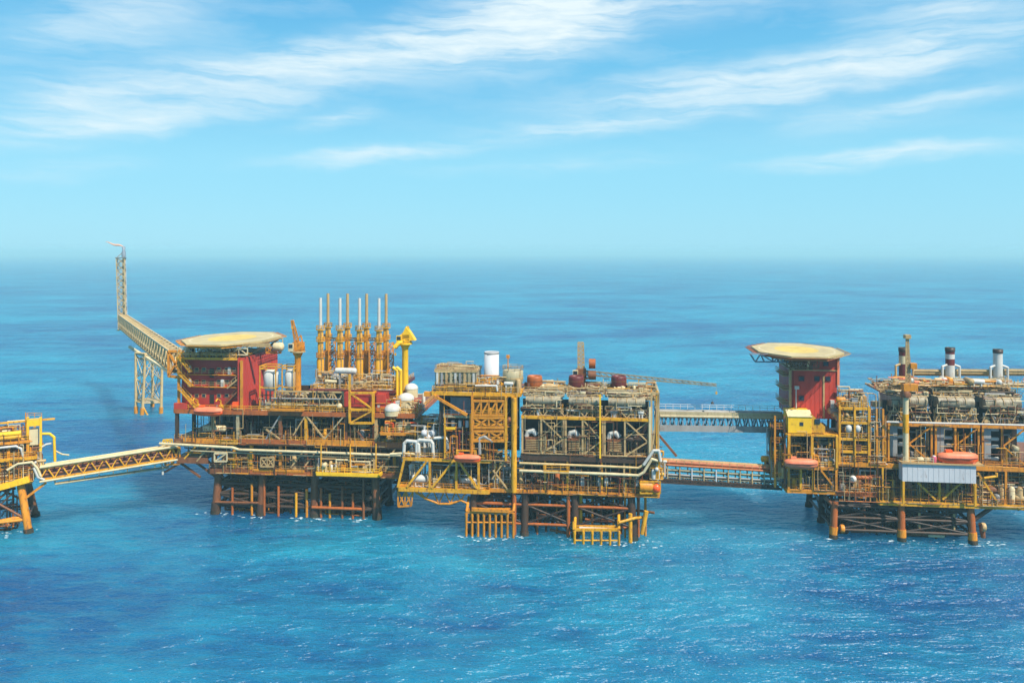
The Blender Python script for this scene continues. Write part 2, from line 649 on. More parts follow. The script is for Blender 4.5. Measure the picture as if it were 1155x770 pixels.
def column(root, u, v, z0, z1, w, mat, round_=False):
    if round_:
        return part('column', mat, root, 'tube', (u, v, z0), (u, v, z1), w / 2, None, 12)
    m = MB()                                           # an I section
    m.box((u - w / 2, v - w / 2, z0), (u + w / 2, v - w / 2 + w * 0.16, z1))
    m.box((u - w / 2, v + w / 2 - w * 0.16, z0), (u + w / 2, v + w / 2, z1))
    m.box((u - w * 0.1, v - w * 0.34 - 0.001, z0 + 0.002), (u + w * 0.1, v + w * 0.34 + 0.001, z1 - 0.002))
    return m.build('column', mat, root)


def brace(root, p, q, w, mat):
    return part('brace', mat, root, 'bar', p, q, w)


def jacket(root, us, vs, z1, leg_r, mats, levels, seed, foot=None, batter=0.06, xface=True):
    """tubular legs standing in the sea with horizontals and X braces between them"""
    rd = random.Random(seed)
    zc = z1

    def at(i, j, z):
        cu, cv = (us[0] + us[-1]) / 2, (vs[0] + vs[-1]) / 2
        k = (zc - z) * batter
        su = (us[i] - cu) / (abs(us[-1] - us[0]) / 2)
        sv = (vs[j] - cv) / (abs(vs[-1] - vs[0]) / 2)
        return V3(us[i] + su * k, vs[j] + sv * k, z)
    for i in range(len(us)):
        for j in range(len(vs)):
            mt = mats[0] if j == 0 else mats[1]
            leg = part('jacket_leg', mt, root, 'tube', at(i, j, -6), at(i, j, z1), leg_r, leg_r, 12)
            part('growth_band', 'growth', leg, 'tube', at(i, j, -3), at(i, j, 0.9), leg_r * 1.27, leg_r * 1.25, 12)
            if foot and j == 0:
                part('leg_sleeve', foot, leg, 'tube', at(i, j, -2), at(i, j, levels[0] + 0.6), leg_r * 1.22, None, 12)
    for z in levels:
        for j in range(len(vs)):
            for i in range(len(us) - 1):
                part('jacket_brace', mats[2] if j == 0 else mats[1], root, 'tube', at(i, j, z), at(i + 1, j, z), leg_r * 0.42, None, 8)
        for i in range(len(us)):
            for j in range(len(vs) - 1):
                part('jacket_brace', mats[1], root, 'tube', at(i, j, z), at(i, j + 1, z), leg_r * 0.42, None, 8)
    zs = [-4] + list(levels) + [z1]
    if xface:
        for j in (0, len(vs) - 1):
            for i in range(len(us) - 1):
                for a, b in zip(zs[1:], zs[2:]):
                    m = MB().tube(at(i, j, a), at(i + 1, j, b), leg_r * 0.33, None, 6)
                    m.tube(at(i + 1, j, a), at(i, j, b), leg_r * 0.33, None, 6)
                    m.build('cross_brace', mats[1], root)
        for i in (0, len(us) - 1):
            for j in range(len(vs) - 1):
                m = MB().tube(at(i, j, levels[0]), at(i, j + 1, z1), leg_r * 0.33, None, 6)
                m.build('cross_brace', mats[1], root)


def lifeboat(F, c, length, label, mat='lifeboat', group='enclosed lifeboats'):
    """totally enclosed lifeboat hung level, c is its centre (frame coords); bow to the right"""
    t = thing('lifeboat', label, 'lifeboat', F, c, group)
    a = length / 2
    secs = [(-1.0, 0.22, 0.3), (-0.92, 0.62, 0.65), (-0.6, 0.92, 0.95), (0, 1.0, 1.0), (0.55, 0.9, 0.97), (0.86, 0.55, 0.8), (1.0, 0.08, 0.5)]
    bw, hh = length * 0.17, length * 0.17

    def hull(top):
        vs, fs, n = [], [], 9
        for (x, w_, h_) in secs:
            for k in range(n):
                th = math.pi * k / (n - 1)
                y = math.cos(th) * bw * w_
                z = math.sin(th) ** 0.8 * hh * h_ * (0.85 if top else -1.0)
                vs.append(V3(c[0] + x * a, c[1] + y, c[2] + z + (0.0 if top else 0.0)))
        for i in range(len(secs) - 1):
            for k in range(n - 1):
                q = (i * n + k, i * n + k + 1, (i + 1) * n + k + 1, (i + 1) * n + k)
                fs.append(q if not top else q[::-1])
        return MB().add(vs, fs, True)
    hull(False).build('hull', mat, t)
    hull(True).build('canopy', 'salmon' if mat == 'lifeboat' else mat, t)
    part('fender', 'maroon', t, 'pipe', [V3(c[0] - a * 0.93, c[1] - bw * 0.7, c[2]), V3(c[0] - a * 0.5, c[1] - bw * 1.0, c[2]), V3(c[0] + a * 0.5, c[1] - bw * 1.0, c[2]), V3(c[0] + a * 0.93, c[1] - bw * 0.45, c[2])], 0.09, 6)
    m = MB().box((c[0] - a * 0.62, c[1] - bw * 0.35, c[2] + hh * 0.7), (c[0] - a * 0.28, c[1] + bw * 0.35, c[2] + hh * 1.12))
    m.build('conning_tower', mat, t)
    for k in (-1, 1):
        part('hook', 'grey', t, 'bar', V3(c[0] + k * a * 0.6, c[1], c[2] + hh * 0.6), V3(c[0] + k * a * 0.6, c[1], c[2] + hh * 1.3), 0.15)
    return t

# ------------------------------------------------------------------ sea and air


def make_sea():
    m, N, L, B = mat_new("sea water")
    tc = N.new("ShaderNodeTexCoord")

    def noise(scale, detail, rough, sx, sy, rot=0.0, dist=0.0):
        mp = N.new("ShaderNodeMapping")
        mp.inputs["Scale"].default_value = (sx, sy, 1)
        mp.inputs["Rotation"].default_value = (0, 0, R(rot))
        L.new(tc.outputs["Object"], mp.inputs[0])
        n = N.new("ShaderNodeTexNoise")
        n.noise_dimensions = '2D'
        n.inputs["Scale"].default_value = scale
        n.inputs["Detail"].default_value = detail
        n.inputs["Roughness"].default_value = rough
        n.inputs["Distortion"].default_value = dist
        L.new(mp.outputs[0], n.inputs["Vector"])
        return n.outputs["Fac"]

    def mth(op, a, b=0.0, clamp=False):
        n = N.new("ShaderNodeMath")
        n.operation = op
        n.use_clamp = clamp
        for i, x in enumerate((a, b)):
            if isinstance(x, (int, float)):
                n.inputs[i].default_value = x
            else:
                L.new(x, n.inputs[i])
        return n.outputs[0]
    def ridge(x):
        return mth('SUBTRACT', 1.0, mth('ABSOLUTE', mth('MULTIPLY', mth('SUBTRACT', x, 0.5), 3.2)))
    big = noise(0.010, 2, 0.5, 0.6, 1.0, 12)
    swell = noise(0.055, 3, 0.55, 0.42, 1.0, 9)
    chop = noise(0.26, 4, 0.55, 0.42, 1.0, -7)
    rip = noise(0.80, 3, 0.55, 0.5, 1.0, 12)
    h = mth('ADD', mth('ADD', mth('MULTIPLY', swell, 5.6), mth('MULTIPLY', ridge(chop), 1.5)), mth('MULTIPLY', ridge(rip), 0.22))
    bp = N.new("ShaderNodeBump")
    bp.inputs["Strength"].default_value = 0.9
    bp.inputs["Distance"].default_value = 1.0
    L.new(h, bp.inputs["Height"])
    L.new(bp.outputs[0], B.inputs["Normal"])
    # water colour: deep blue to teal in broad drifting patches
    rp = N.new("ShaderNodeValToRGB")
    rp.color_ramp.elements[0].position = 0.38
    rp.color_ramp.elements[0].color = (0.004, 0.080, 0.208, 1)
    rp.color_ramp.elements[1].position = 0.62
    rp.color_ramp.elements[1].color = (0.013, 0.235, 0.360, 1)
    L.new(mth('ADD', mth('MULTIPLY', big, 0.42), mth('ADD', mth('MULTIPLY', swell, 0.34), mth('MULTIPLY', chop, 0.24))), rp.inputs[0])
    # flecks of foam on the steepest crests
    fo = N.new("ShaderNodeMapRange")
    fo.inputs["From Min"].default_value = 0.80
    fo.inputs["From Max"].default_value = 0.85
    L.new(mth('ADD', mth('MULTIPLY', chop, 0.62), mth('MULTIPLY', swell, 0.44)), fo.inputs[0])
    mx = N.new("ShaderNodeMix")
    mx.data_type = 'RGBA'
    L.new(mth('MULTIPLY', fo.outputs[0], 0.6), mx.inputs[0])
    L.new(rp.outputs[0], mx.inputs[6])
    mx.inputs[7].default_value = (0.7, 0.78, 0.8, 1)
    L.new(mx.outputs[2], B.inputs["Base Color"])
    # light enters clear water and comes out metres away: shadows on the sea are soft
    B.subsurface_method = 'BURLEY'
    B.inputs["Subsurface Weight"].default_value = 1.0
    B.inputs["Subsurface Radius"].default_value = (0.4, 0.9, 1.0)
    B.inputs["Subsurface Scale"].default_value = 40.0
    B.inputs["Roughness"].default_value = 0.30
    B.inputs["IOR"].default_value = 1.33
    B.inputs["Specular IOR Level"].default_value = 0.5
    me = bpy.data.meshes.new("sea")
    S = 42000
    me.from_pydata([(-S, -S, 0), (S, -S, 0), (S, S, 0), (-S, S, 0)], [], [(0, 1, 2, 3)])
    me.materials.append(m)
    o = bpy.data.objects.new("sea", me)
    COL.objects.link(o)
    o['kind'] = 'structure'
    o['label'] = 'open blue sea with small waves reaching the horizon'


def make_haze():
    m = bpy.data.materials.new("sea haze")
    m.use_nodes = True
    N, L = m.node_tree.nodes, m.node_tree.links
    N.remove(N["Principled BSDF"])
    v = N.new("ShaderNodeVolumePrincipled")
    v.inputs["Color"].default_value = (0.50, 0.90, 1.0, 1)
    v.inputs["Density"].default_value = 0.00023
    L.new(v.outputs[0], N["Material Output"].inputs["Volume"])
    me = bpy.data.meshes.new("haze")
    S, z0, z1 = 43000, -7.5, 78.0
    me.from_pydata([(-S, -S, z0), (S, -S, z0), (S, S, z0), (-S, S, z0), (-S, -S, z1), (S, -S, z1), (S, S, z1), (-S, S, z1)], [],
                   [(3, 2, 1, 0), (4, 5, 6, 7), (0, 1, 5, 4), (1, 2, 6, 5), (2, 3, 7, 6), (3, 0, 4, 7)])
    me.materials.append(m)
    o = bpy.data.objects.new("haze", me)
    COL.objects.link(o)
    o['kind'] = 'stuff'
    o['label'] = 'pale sea haze hanging over the far water'


make_sea()
make_haze()

DARKPAL = ['dark', 'brown', 'brown', 'tan', 'grey', 'rustorange', 'khaki', 'yellow', 'white']
MIDPAL = ['tan', 'brown', 'khaki', 'yellow', 'grey', 'orange', 'white', 'cream', 'rustorange']
TOPPAL = ['tan', 'khaki', 'cream', 'white', 'brown', 'orange', 'grey', 'yellow']


def helideck(F, cu, cv, ru, rv, z, label, legs, net='orange', tu=(-0.85, 0.85), tm='cream'):
    t = thing('helideck', label, 'helideck', F, V3(cu, cv, z - 4), None)
    k = math.tan(math.pi / 8)
    oc = [(1, k), (k, 1), (-k, 1), (-1, k), (-1, -k), (-k, -1), (k, -1), (1, -k)]
    ring = [V3(cu + a * ru, cv + b * rv, z - 0.45) for a, b in oc][::-1]
    m = MB()
    m.prism(ring[::-1], (0, 0, 0.45))
    m.build('pad', 'pad', t)
    m = MB()
    m.prism([V3(cu + a * (ru - 0.3), cv + b * (rv - 0.3), z - 1.0) for a, b in oc], (0, 0, 0.546))
    m.build('edge_beam', net, t)

    def annulus(r0, r1, h, mat):
        n = 40
        vs, fs = [], []
        for i in range(n):
            a = 2 * math.pi * i / n
            for rr in (r0, r1):
                vs.append(V3(cu + math.cos(a) * ru * rr, cv + math.sin(a) * rv * rr, z + h))
        for i in range(n):
            j = (i + 1) % n
            fs.append((2 * i, 2 * i + 1, 2 * j + 1, 2 * j))
        MB().add(vs, fs).build('marking', mat, t)
    annulus(0.0, 0.52, 0.006, 'padmark')
    annulus(0.86, 0.90, 0.006, 'cream')
    # safety net frames round the edge
    for i in range(8):
        a, b = Vector(ring[i]), Vector(ring[(i + 1) % 8])
        out = (((a + b) / 2) - V3(cu, cv, z))
        out.z = 0
        out.normalize()
        m = MB()
        o2 = out * 1.5 + V3(0, 0, 0.25)
        m.bar(a + o2, b + o2, 0.14)
        n = max(3, int((b - a).length / 1.2))
        for q in range(n + 1):
            p = a.lerp(b, q / n)
            m.bar(p, p + o2, 0.09)
        for q in (0.35, 0.7):
            m.bar(a + o2 * q, b + o2 * q, 0.07)
        m.build('safety_net', net if i in (1, 2, 3, 4, 5, 6) else 'tan', t)
    # support grillage and struts
    m = MB()
    for q in range(-3, 4):
        m.box((cu - ru * (0.92 - 0.05 * q * q), cv + q * rv * 0.24 - 0.12, z - 1.5), (cu + ru * (0.92 - 0.05 * q * q), cv + q * rv * 0.24 + 0.12, z - 1.003))
    m.build('joists', 'tan', t)
    m = MB()
    for q in (-0.72, 0, 0.72):
        m.truss((cu + ru * tu[0], cv + q * rv, z - 3.0), (cu + ru * tu[1], cv + q * rv, z - 3.0), (cu + ru * tu[0], cv + q * rv, z - 1.4), (cu + ru * tu[1], cv + q * rv, z - 1.4), 8, 0.2, 'W')
    m.build('truss', tm, t)
    for (u0, v0, z0, du, dv) in legs:
        part('support_leg', 'cream', t, 'tube', (u0, v0, z0), (u0 + du, v0 + dv, z - 1.3), 0.3, None, 8)
    return t


def crane(F, u, v, z0, zc, boom_to, label, mat='orange', boommat=None, mast=0.0, mastmat=None):
    """pedestal crane: zc is the slew ring height, boom_to the boom tip"""
    t = thing('pedestal_crane', label, 'crane', F, V3(u, v, z0))
    part('pedestal', mat, t, 'lathe', (u, v, z0), [(1.0, 0), (0.85, 0.6), (0.8, (zc - z0) - 1.2), (1.25, (zc - z0) - 0.3), (1.25, zc - z0)], 'z', 14)
    part('slew_platform', 'tan' if mat != 'bright' else mat, t, 'lathe', (u, v, zc + 0.003), [(1.9, 0), (1.9, 0.35)], 'z', 16)
    part('railing', mat, t, 'rail', [V3(u + 1.8 * math.cos(a), v + 1.8 * math.sin(a), zc + 0.35) for a in [i * math.pi / 4 for i in range(9)]], 1.1, 0.05, 1.4)
    part('machinery_house', mat, t, 'box', (u - 1.1, v - 1.0, zc + 0.36), (u + 1.3, v + 1.3, zc + 2.5))
    cab = part('operator_cab', 'cream' if mat != 'bright' else mat, t, 'box', (u - 1.9, v - 1.7, zc + 0.36), (u - 0.6, v - 1.05, zc + 2.3))
    part('window', 'glass', cab, 'box', (u - 1.75, v - 1.75, zc + 1.2), (u - 0.75, v - 1.703, zc + 2.1))
    b = Vector(boom_to)
    f = V3(u, v - 0.2, zc + 1.6)
    d = (b - f).normalized()
    side = d.cross(V3(0, 1, 0)).normalized()
    m = MB()
    for s_ in (-1, 1):
        for y in (-0.5, 0.5):
            o0 = side * 0.5 * s_ + V3(0, y, 0)
            o1 = side * 0.22 * s_ + V3(0, y * 0.4, 0)
            m.bar(f + o0, b + o1, 0.21)
    n = max(4, int((b - f).length / 1.4))
    for i in range(n):
        p, q = f.lerp(b, i / n), f.lerp(b, (i + 1) / n)
        s0 = side * (0.5 - 0.28 * i / n)
        for y in (-0.45, 0.45):
            yy = V3(0, y * (1 - 0.6 * i / n), 0)
            m.bar(p + s0 + yy, q - s0 + yy, 0.1)
    m.build('boom', boommat or mat, t)
    if mast:
        am = MB()
        top = V3(u + 0.8, v, zc + mast)
        am.bar((u - 0.9, v, zc + 2.4), top, 0.28)
        am.bar((u + 1.2, v, zc + 2.4), top, 0.28)
        am.bar((u - 0.1, v - 0.4, zc + mast * 0.62), (u + 1.0, v - 0.4, zc + mast * 0.62), 0.2)
        am.build('gantry', mastmat or mat, t)
        part('pendant_rope', 'grey', t, 'bar', top, f.lerp(b, 0.97), 0.07)
    part('hoist_rope', 'grey', t, 'bar', b, b - V3(0, 0, 1.6), 0.07)
    part('hook_block', 'yellow', t, 'box', b - V3(0.2, 0.2, 2.2), b - V3(-0.2, -0.2, 1.6))
    return t


def stair(root, p, q, w, mat):
    """flight of stairs from p up to q, w wide in v"""
    p, q = Vector(p), Vector(q)
    m = MB()
    for y in (0, w):
        o = V3(0, y, 0)
        m.bar(p + o, q + o, 0.12, 0.34)
        m.bar(p + o + V3(0, 0, 1.0), q + o + V3(0, 0, 1.0), 0.1)
        for t in (0.05, 0.35, 0.65, 0.95):
            a = p.lerp(q, t) + o
            m.bar(a, a + V3(0, 0, 1.0), 0.08)
    n = max(4, int(abs(q.z - p.z) / 0.28))
    for i in range(n):
        a = p.lerp(q, (i + 0.5) / n)
        m.box((a.x - 0.16, a.y + 0.06, a.z - 0.03), (a.x + 0.16, a.y + w - 0.06, a.z + 0.03))
    return m.build('stair', mat, root)


# ------------------------------------------------------------------ second platform from the left: production platform
F2 = Frame(328, 203.0, -6)
G = F2.P


def z2(py, px=328, v=0):
    return G(px, py, v).z


def u2(px, v=0):
    return G(px, 500, v).x


P2 = thing('production_platform', 'brown production platform with red living quarters and a row of eight tall stacks', 'oil platform', F2, V3(0, 0, 0), 'offshore platforms')
zc, zm, zu, zp = z2(531), z2(498), z2(464), z2(441)
uL, uR = u2(197), u2(458)
jacket(P2, [u2(243), u2(293), u2(352), u2(421)], [2.0, 13.0, 25.0], zc - 0.9, 1.0, ['brown', 'dark', 'dark'], [2.2, 5.0, 7.6], 1, foot='dark')
# conductors, risers and caissons standing in the sea
rd = random.Random(4)
for k in range(5):
    for j in range(4):
        part('conductor', rd.choice(['dark', 'brown', 'dark', 'rustorange']), P2, 'tube', V3(u2(252) + k * 2.3, 5 + j * 2.4, -6), V3(u2(252) + k * 2.3, 5 + j * 2.4, zc - 0.5), 0.36, None, 8)
for k in range(9):
    part('conductor', rd.choice(['dark', 'brown', 'rustorange', 'brown']), P2, 'tube', V3(u2(304) + k * 1.05, 3.2 + (k % 2) * 1.4, -6), V3(u2(304) + k * 1.05, 3.2 + (k % 2) * 1.4, zc - 0.5), 0.26, None, 8)
for k in range(7):
    part('conductor', rd.choice(['dark', 'brown', 'dark']), P2, 'tube', V3(u2(364) + k * 1.9, 6 + (k % 3) * 3, -6), V3(u2(364) + k * 1.9, 6 + (k % 3) * 3, zc - 0.5), 0.38, None, 8)
for px, py0, mt in ((284, 545, 'orange'), (346, 552, 'orange'), (298, 540, 'rustorange'), (410, 536, 'brown'), (334, 556, 'yellow'), (262, 550, 'rustorange'), (314, 548, 'rustorange'), (362, 550, 'rustorange'), (372, 556, 'orange'), (386, 548, 'brown'), (398, 556, 'rustorange')):
    part('riser', mt, P2, 'tube', G(px, py0, 1.0), V3(u2(px, 1.0), 1.0, -6), 0.33, None, 8)
part('boat_bumper', 'rustorange', P2, 'tube', G(352, 572, 0.3), G(408, 574, 0.3), 0.4, None, 8)
part('boat_bumper', 'brown', P2, 'tube', G(243, 566, 0.6), G(292, 567, 0.6), 0.32, None, 8)
tangle(P2, u2(246), u2(318), 2.0, 20, 0.5, zc - 0.8, 260, 901, ['dark', 'brown', 'rustorange', 'dark', 'brown', 'orange'], (0.12, 0.30))
tangle(P2, u2(348), u2(418), 2.0, 20, 0.5, zc - 0.8, 230, 904, ['dark', 'brown', 'rustorange', 'dark', 'brown', 'orange'], (0.12, 0.30))
# walkway near the splash zone
part('walkway', 'dark', P2, 'box', V3(u2(243), 3, 6.9), V3(u2(420), 5.2, 7.15))
part('railing', 'tan', P2, 'rail', [V3(u2(243), 3.05, 7.15), V3(u2(420), 3.05, 7.15)])

# decks
deck(P2, u2(236), uR + 0.4, 0.0, 28, zc, edge='brown', eh=1.2, rails='tan')
deck(P2, uL, uR, 0.0, 28, zm, edge='brown', eh=1.1, rails='yellow')
deck(P2, uL, u2(470), 0.0, 28, zu, edge='rustorange', eh=1.0, rails='yellow')
deck(P2, u2(345), u2(440), 3.5, 26, zp, edge='maroon', eh=0.7, rails='yellow', slab='dark')
# cellar deck cantilever at the left, where the bridge lands
part('deck', 'dark', P2, 'box', V3(u2(199), 0, z2(520)), V3(u2(236) - 0.35, 22, z2(518)))
for px in (200, 218, 234):
    part('brace', 'brown', P2, 'bar', G(px, 519, 1.0), G(min(px + 26, 252), 538, 1.0), 0.45)
part('girder', 'brown', P2, 'box', G(199, 522, -0.2), G(235, 516, 0.3))
# yellow edge beams
for a, b, py, mt in ((207, 246, 496.5, 'orange'), (247, 268, 497.5, 'yellow'), (270, 345, 498.5, 'rustorange'), (347, 420, 499, 'orange'), (421, 456, 501, 'rustorange')):
    part('edge_beam', mt, P2, 'box', G(a, py + 2.6, -0.36), G(b, py - 1.8, -0.62))
for a, b, py, mt in ((285, 343, 531, 'orange'), (282, 350, 533.5, 'rustorange')):
    part('edge_beam', mt, P2, 'box', G(a, py + 1.2, -0.36), G(b, py - 0.8, -0.60))
# columns and braces, storey by storey (front row and a second row)
for px, mt in ((199, 'dark'), (240, 'tan'), (268, 'khaki'), (316, 'brown'), (345, 'yellow'), (390, 'brown'), (424, 'tan'), (455, 'brown')):
    column(P2, u2(px), 0.35, zm + 0.1, zu - 1.05, 0.75, mt)
    column(P2, u2(px), 9.0, zm + 0.1, zu - 0.4, 0.75, 'dark')
for px, mt in ((240, 'brown'), (264, 'yellow'), (283, 'yellow'), (316, 'orange'), (345, 'brown'), (397, 'yellow'), (424, 'brown'), (452, 'dark')):
    column(P2, u2(px), 0.35, zc + 0.1, zm - 1.15, 0.7, mt)
    column(P2, u2(px), 9.0, zc + 0.1, zm - 0.4, 0.7, 'dark')
for a, b, c, d, mt in ((208, 517, 222, 502, 'yellow'), (222, 520, 236, 503, 'tan'), (300, 495, 316, 468, 'grey'), (316, 495, 300, 484, 'tan'), (330, 492, 345, 468, 'tan'), (345, 468, 366, 495, 'tan'), (366, 495, 389, 468, 'khaki'), (390, 468, 410, 495, 'brown'), (424, 495, 443, 470, 'tan'),
                       (328, 527, 343, 508, 'tan'), (357, 508, 343, 527, 'tan'), (430, 527, 446, 506, 'tan'), (250, 527, 264, 505, 'brown')):
    brace(P2, G(a, b, -0.05), G(c, d, -0.05), 0.34, mt)
# dark sheets added behind the front equipment, painting the deep shade of the bays
part('dark_backing', 'black', P2, 'box', V3(uL + 3, 13, zm + 0.05), V3(uR - 2, 13.3, zu - 0.4))
part('dark_backing', 'black', P2, 'box', V3(u2(238), 14, zc + 0.05), V3(uR - 2, 14.3, zm - 0.4))
clutter(P2, u2(206), u2(300), 2, 10, zm + 0.02, zu - 0.6, 24, 11, ['dark', 'dark', 'brown', 'grey', 'maroon', 'brown', 'bluegrey'])
clutter(P2, u2(300), u2(455), 0.8, 9, zm + 0.02, zu - 0.6, 52, 12, DARKPAL)
clutter(P2, u2(240), u2(350), 0.8, 9, zc + 0.02, zm - 0.7, 38, 13, DARKPAL)
clutter(P2, u2(350), u2(455), 0.8, 9, zc + 0.02, zm - 0.7, 34, 14, MIDPAL)
clutter(P2, u2(205), u2(234), 0.8, 9, z2(518) + 0.02, zm - 0.7, 12, 15, MIDPAL + ['yellow'])
# the long cream header pipe and companions along the front
part('header_pipe', 'cream', P2, 'pipe', [G(180, 500, -1.0), G(225, 502.5, -1.0), G(262, 504.5, -1.0), G(270, 507, -1.0), G(330, 509, -1.0), G(452, 513.5, -1.0)], 0.34, 8)
part('header_pipe', 'khaki', P2, 'pipe', [G(215, 508, -0.7), G(330, 513, -0.7), G(440, 517, -0.7)], 0.2, 6)
part('window_frame', 'cream', P2, 'truss', G(242, 520, -0.9), G(256, 520, -0.9), G(242, 511, -0.9), G(256, 511, -0.9), 1, 0.3, '/')
part('equipment_rack', 'tan', P2, 'truss', G(294, 526, -0.9), G(309, 526, -0.9), G(294, 516, -0.9), G(309, 516, -0.9), 2, 0.25, 'X')
# yellow balcony on the cellar deck
deck(P2, u2(358, -2.2), u2(428, -2.2), -2.6, -0.35, z2(532.5, 393, -2), th=0.3, slab='yellow', edge='bright', eh=0.75, rails='bright', sides='lr')
for px in (362, 395, 424):
    part('column', 'yellow', P2, 'tube', G(px, 533, -2.3), G(px, 500, -2.3), 0.16, None, 6)
clutter(P2, u2(362), u2(424), -2.2, -0.6, z2(532, 393, -2) + 0.02, z2(512), 12, 16, ['cream', 'white', 'tan', 'orange', 'grey'], 0.6)
# right end, orange platform under the domes
deck(P2, u2(430, -1.6), u2(472, -1.6), -2.0, -0.36, z2(488, 450, -2), th=0.3, slab='orange', edge='orange', eh=0.6, rails='yellow', sides='lr')
clutter(P2, u2(436), u2(470), -1.7, -0.5, z2(488, 450, -2) + 0.02, z2(470), 12, 17, ['red', 'orange', 'lifeboat', 'cream', 'tan'], 0.75)
part('deck', 'dark', P2, 'box', G(425, 507, 1.0), G(462, 497, 8.0))
# tan truss work between the upper decks (centre)
zq = zu + 0.05
for a, b, pat in ((308, 336, 'X'), (336, 362, 'V'), (362, 386, 'X')):
    part('truss', 'tan', P2, 'truss', V3(u2(a), 1.0, zq), V3(u2(b), 1.0, zq), V3(u2(a), 1.0, z2(442)), V3(u2(b), 1.0, z2(442)), 2, 0.28, pat)
for py in (449, 456):
    part('pipe_run', 'grey' if py == 449 else 'khaki', P2, 'pipe', [G(306, py, 0.6), G(384, py + 1, 0.6)], 0.2, 6)
clutter(P2, u2(308), u2(386), 2, 8, zu + 0.02, zp - 0.3, 44, 18, ['grey', 'tan', 'dark', 'brown', 'khaki', 'white', 'cream'])
part('dark_backing', 'dark', P2, 'box', V3(u2(310), 11, zu + 0.02), V3(u2(440), 11.3, zp - 0.36))
clutter(P2, u2(346), u2(438), 4.5, 13, zp + 0.02, z2(420), 58, 19, TOPPAL + ['white', 'dark'], 0.9)
clutter(P2, u2(438), u2(470), 1, 12, zu + 0.02, z2(446), 26, 20, ['cream', 'tan', 'red', 'orange', 'khaki', 'white'])
part('walkway', 'orange', P2, 'box', G(306, 460, -0.5), G(341, 464, -1.4))
part('railing', 'yellow', P2, 'rail', [G(306, 460, -1.35), G(341, 460, -1.35)])

# living quarters
q0, q1 = u2(199, 1.0), u2(272, 1.0)
LQ = thing('accommodation_block', 'red living quarters with balconies and stairs under the big helideck', 'building', F2, V3((q0 + q1) / 2, 1.0, zu), 'red accommodation blocks')
zr = z2(408)
part('wall', 'deepred_shade', LQ, 'box', V3(q0 + 0.6, 2.6, zu + 0.01), V3(q1, 23, zr))  # shaded front painted darker than the bright side wall
part('side_wall', 'red', LQ, 'box', V3(q1 + 0.002, 1.6, zu + 0.01), V3(q1 + 0.5, 23.2, zr + 0.6))
m = MB()
for k in range(18):
    m.box((q1 + 0.502, 2.2 + k * 1.18, zu + 0.3), (q1 + 0.58, 2.4 + k * 1.18, zr + 0.3))
m.build('cladding_ribs', 'red', LQ)
part('corner_post', 'red', LQ, 'box', V3(q1 - 0.9, 1.0, zu), V3(q1 + 0.45, 1.597, zr + 0.6))
part('roof', 'tan', LQ, 'box', V3(q0 + 0.8, 1.2, zr + 0.003), V3(q1 - 0.003, 23.4, zr + 0.4))
part('edge_beam', 'yellow', LQ, 'box', V3(q0, 0.6, zr + 0.1), V3(q1 - 1.2, 1.1, zr + 0.65))
part('railing', 'yellow', LQ, 'rail', [V3(q0, 12, zr + 0.65), V3(q0, 0.85, zr + 0.65), V3(q1 - 1.2, 0.85, zr + 0.65)])
for py in (425, 439):
    zz = z2(py)
    fl = part('balcony', 'orange', LQ, 'box', V3(q0 + 2.6, 1.6, zz - 0.18), V3(q1 - 1.1, 2.55, zz))
    part('railing', 'tan', fl, 'rail', [V3(q0 + 2.6, 1.65, zz), V3(q1 - 1.2, 1.65, zz)], 1.15, 0.04)
rd = random.Random(8)
for py in (416.5, 430.5, 446):
    for px in (214, 222, 230, 247, 256, 264):
        c = G(px, py, 2.6)
        w_ = part('window', 'tan', LQ, 'box', c + V3(-0.55, -0.07, -0.5), c + V3(0.55, -0.003, 0.5))
        part('pane', 'glass', w_, 'box', c + V3(-0.42, -0.10, -0.38), c + V3(0.42, -0.073, 0.38))
    c = G(239, py + 2, 2.6)
    part('door', 'black', LQ, 'box', c + V3(-0.6, -0.06, -1.6), c + V3(0.6, -0.003, 0.7))
for px, py in ((259, 418), (251, 432), (214, 416), (214, 431)):
    c = G(px, py, 2.1)
    part('locker', 'white', LQ, 'box', c + V3(-0.35, -0.3, -0.9), c + V3(0.35, 0.3, 0.9))
for (a, b, c, d) in ((200, 402, 214, 420), (200, 420, 215, 436), (201, 438, 220, 460)):
    stair(LQ, G(c, d, -0.2), G(a, b, -0.2), 1.3, 'yellow')
stair(LQ, G(256, 438, 1.4), G(271, 425, 1.4), 1.1, 'tan')
stair(LQ, G(252, 458, 1.4), G(268, 441, 1.4), 1.1, 'brown')
for px in (200, 271):
    part('column', 'orange', LQ, 'box', V3(u2(px) - 0.3, 0.55, zu + 0.02), V3(u2(px) + 0.3, 0.98, zr + 0.09))
part('equipment_skirt', 'red', LQ, 'box', G(196, 461, -0.2), G(213, 454, 0.9))
part('equipment_skirt', 'lifeboat', LQ, 'box', G(262, 459, 0.3), G(269, 453, 1.0))
clutter(LQ, u2(206, 2), u2(268, 2), 2, 7, zr + 0.42, z2(394), 20, 22, ['cream', 'dark', 'grey', 'tan', 'brown'], 0.8)

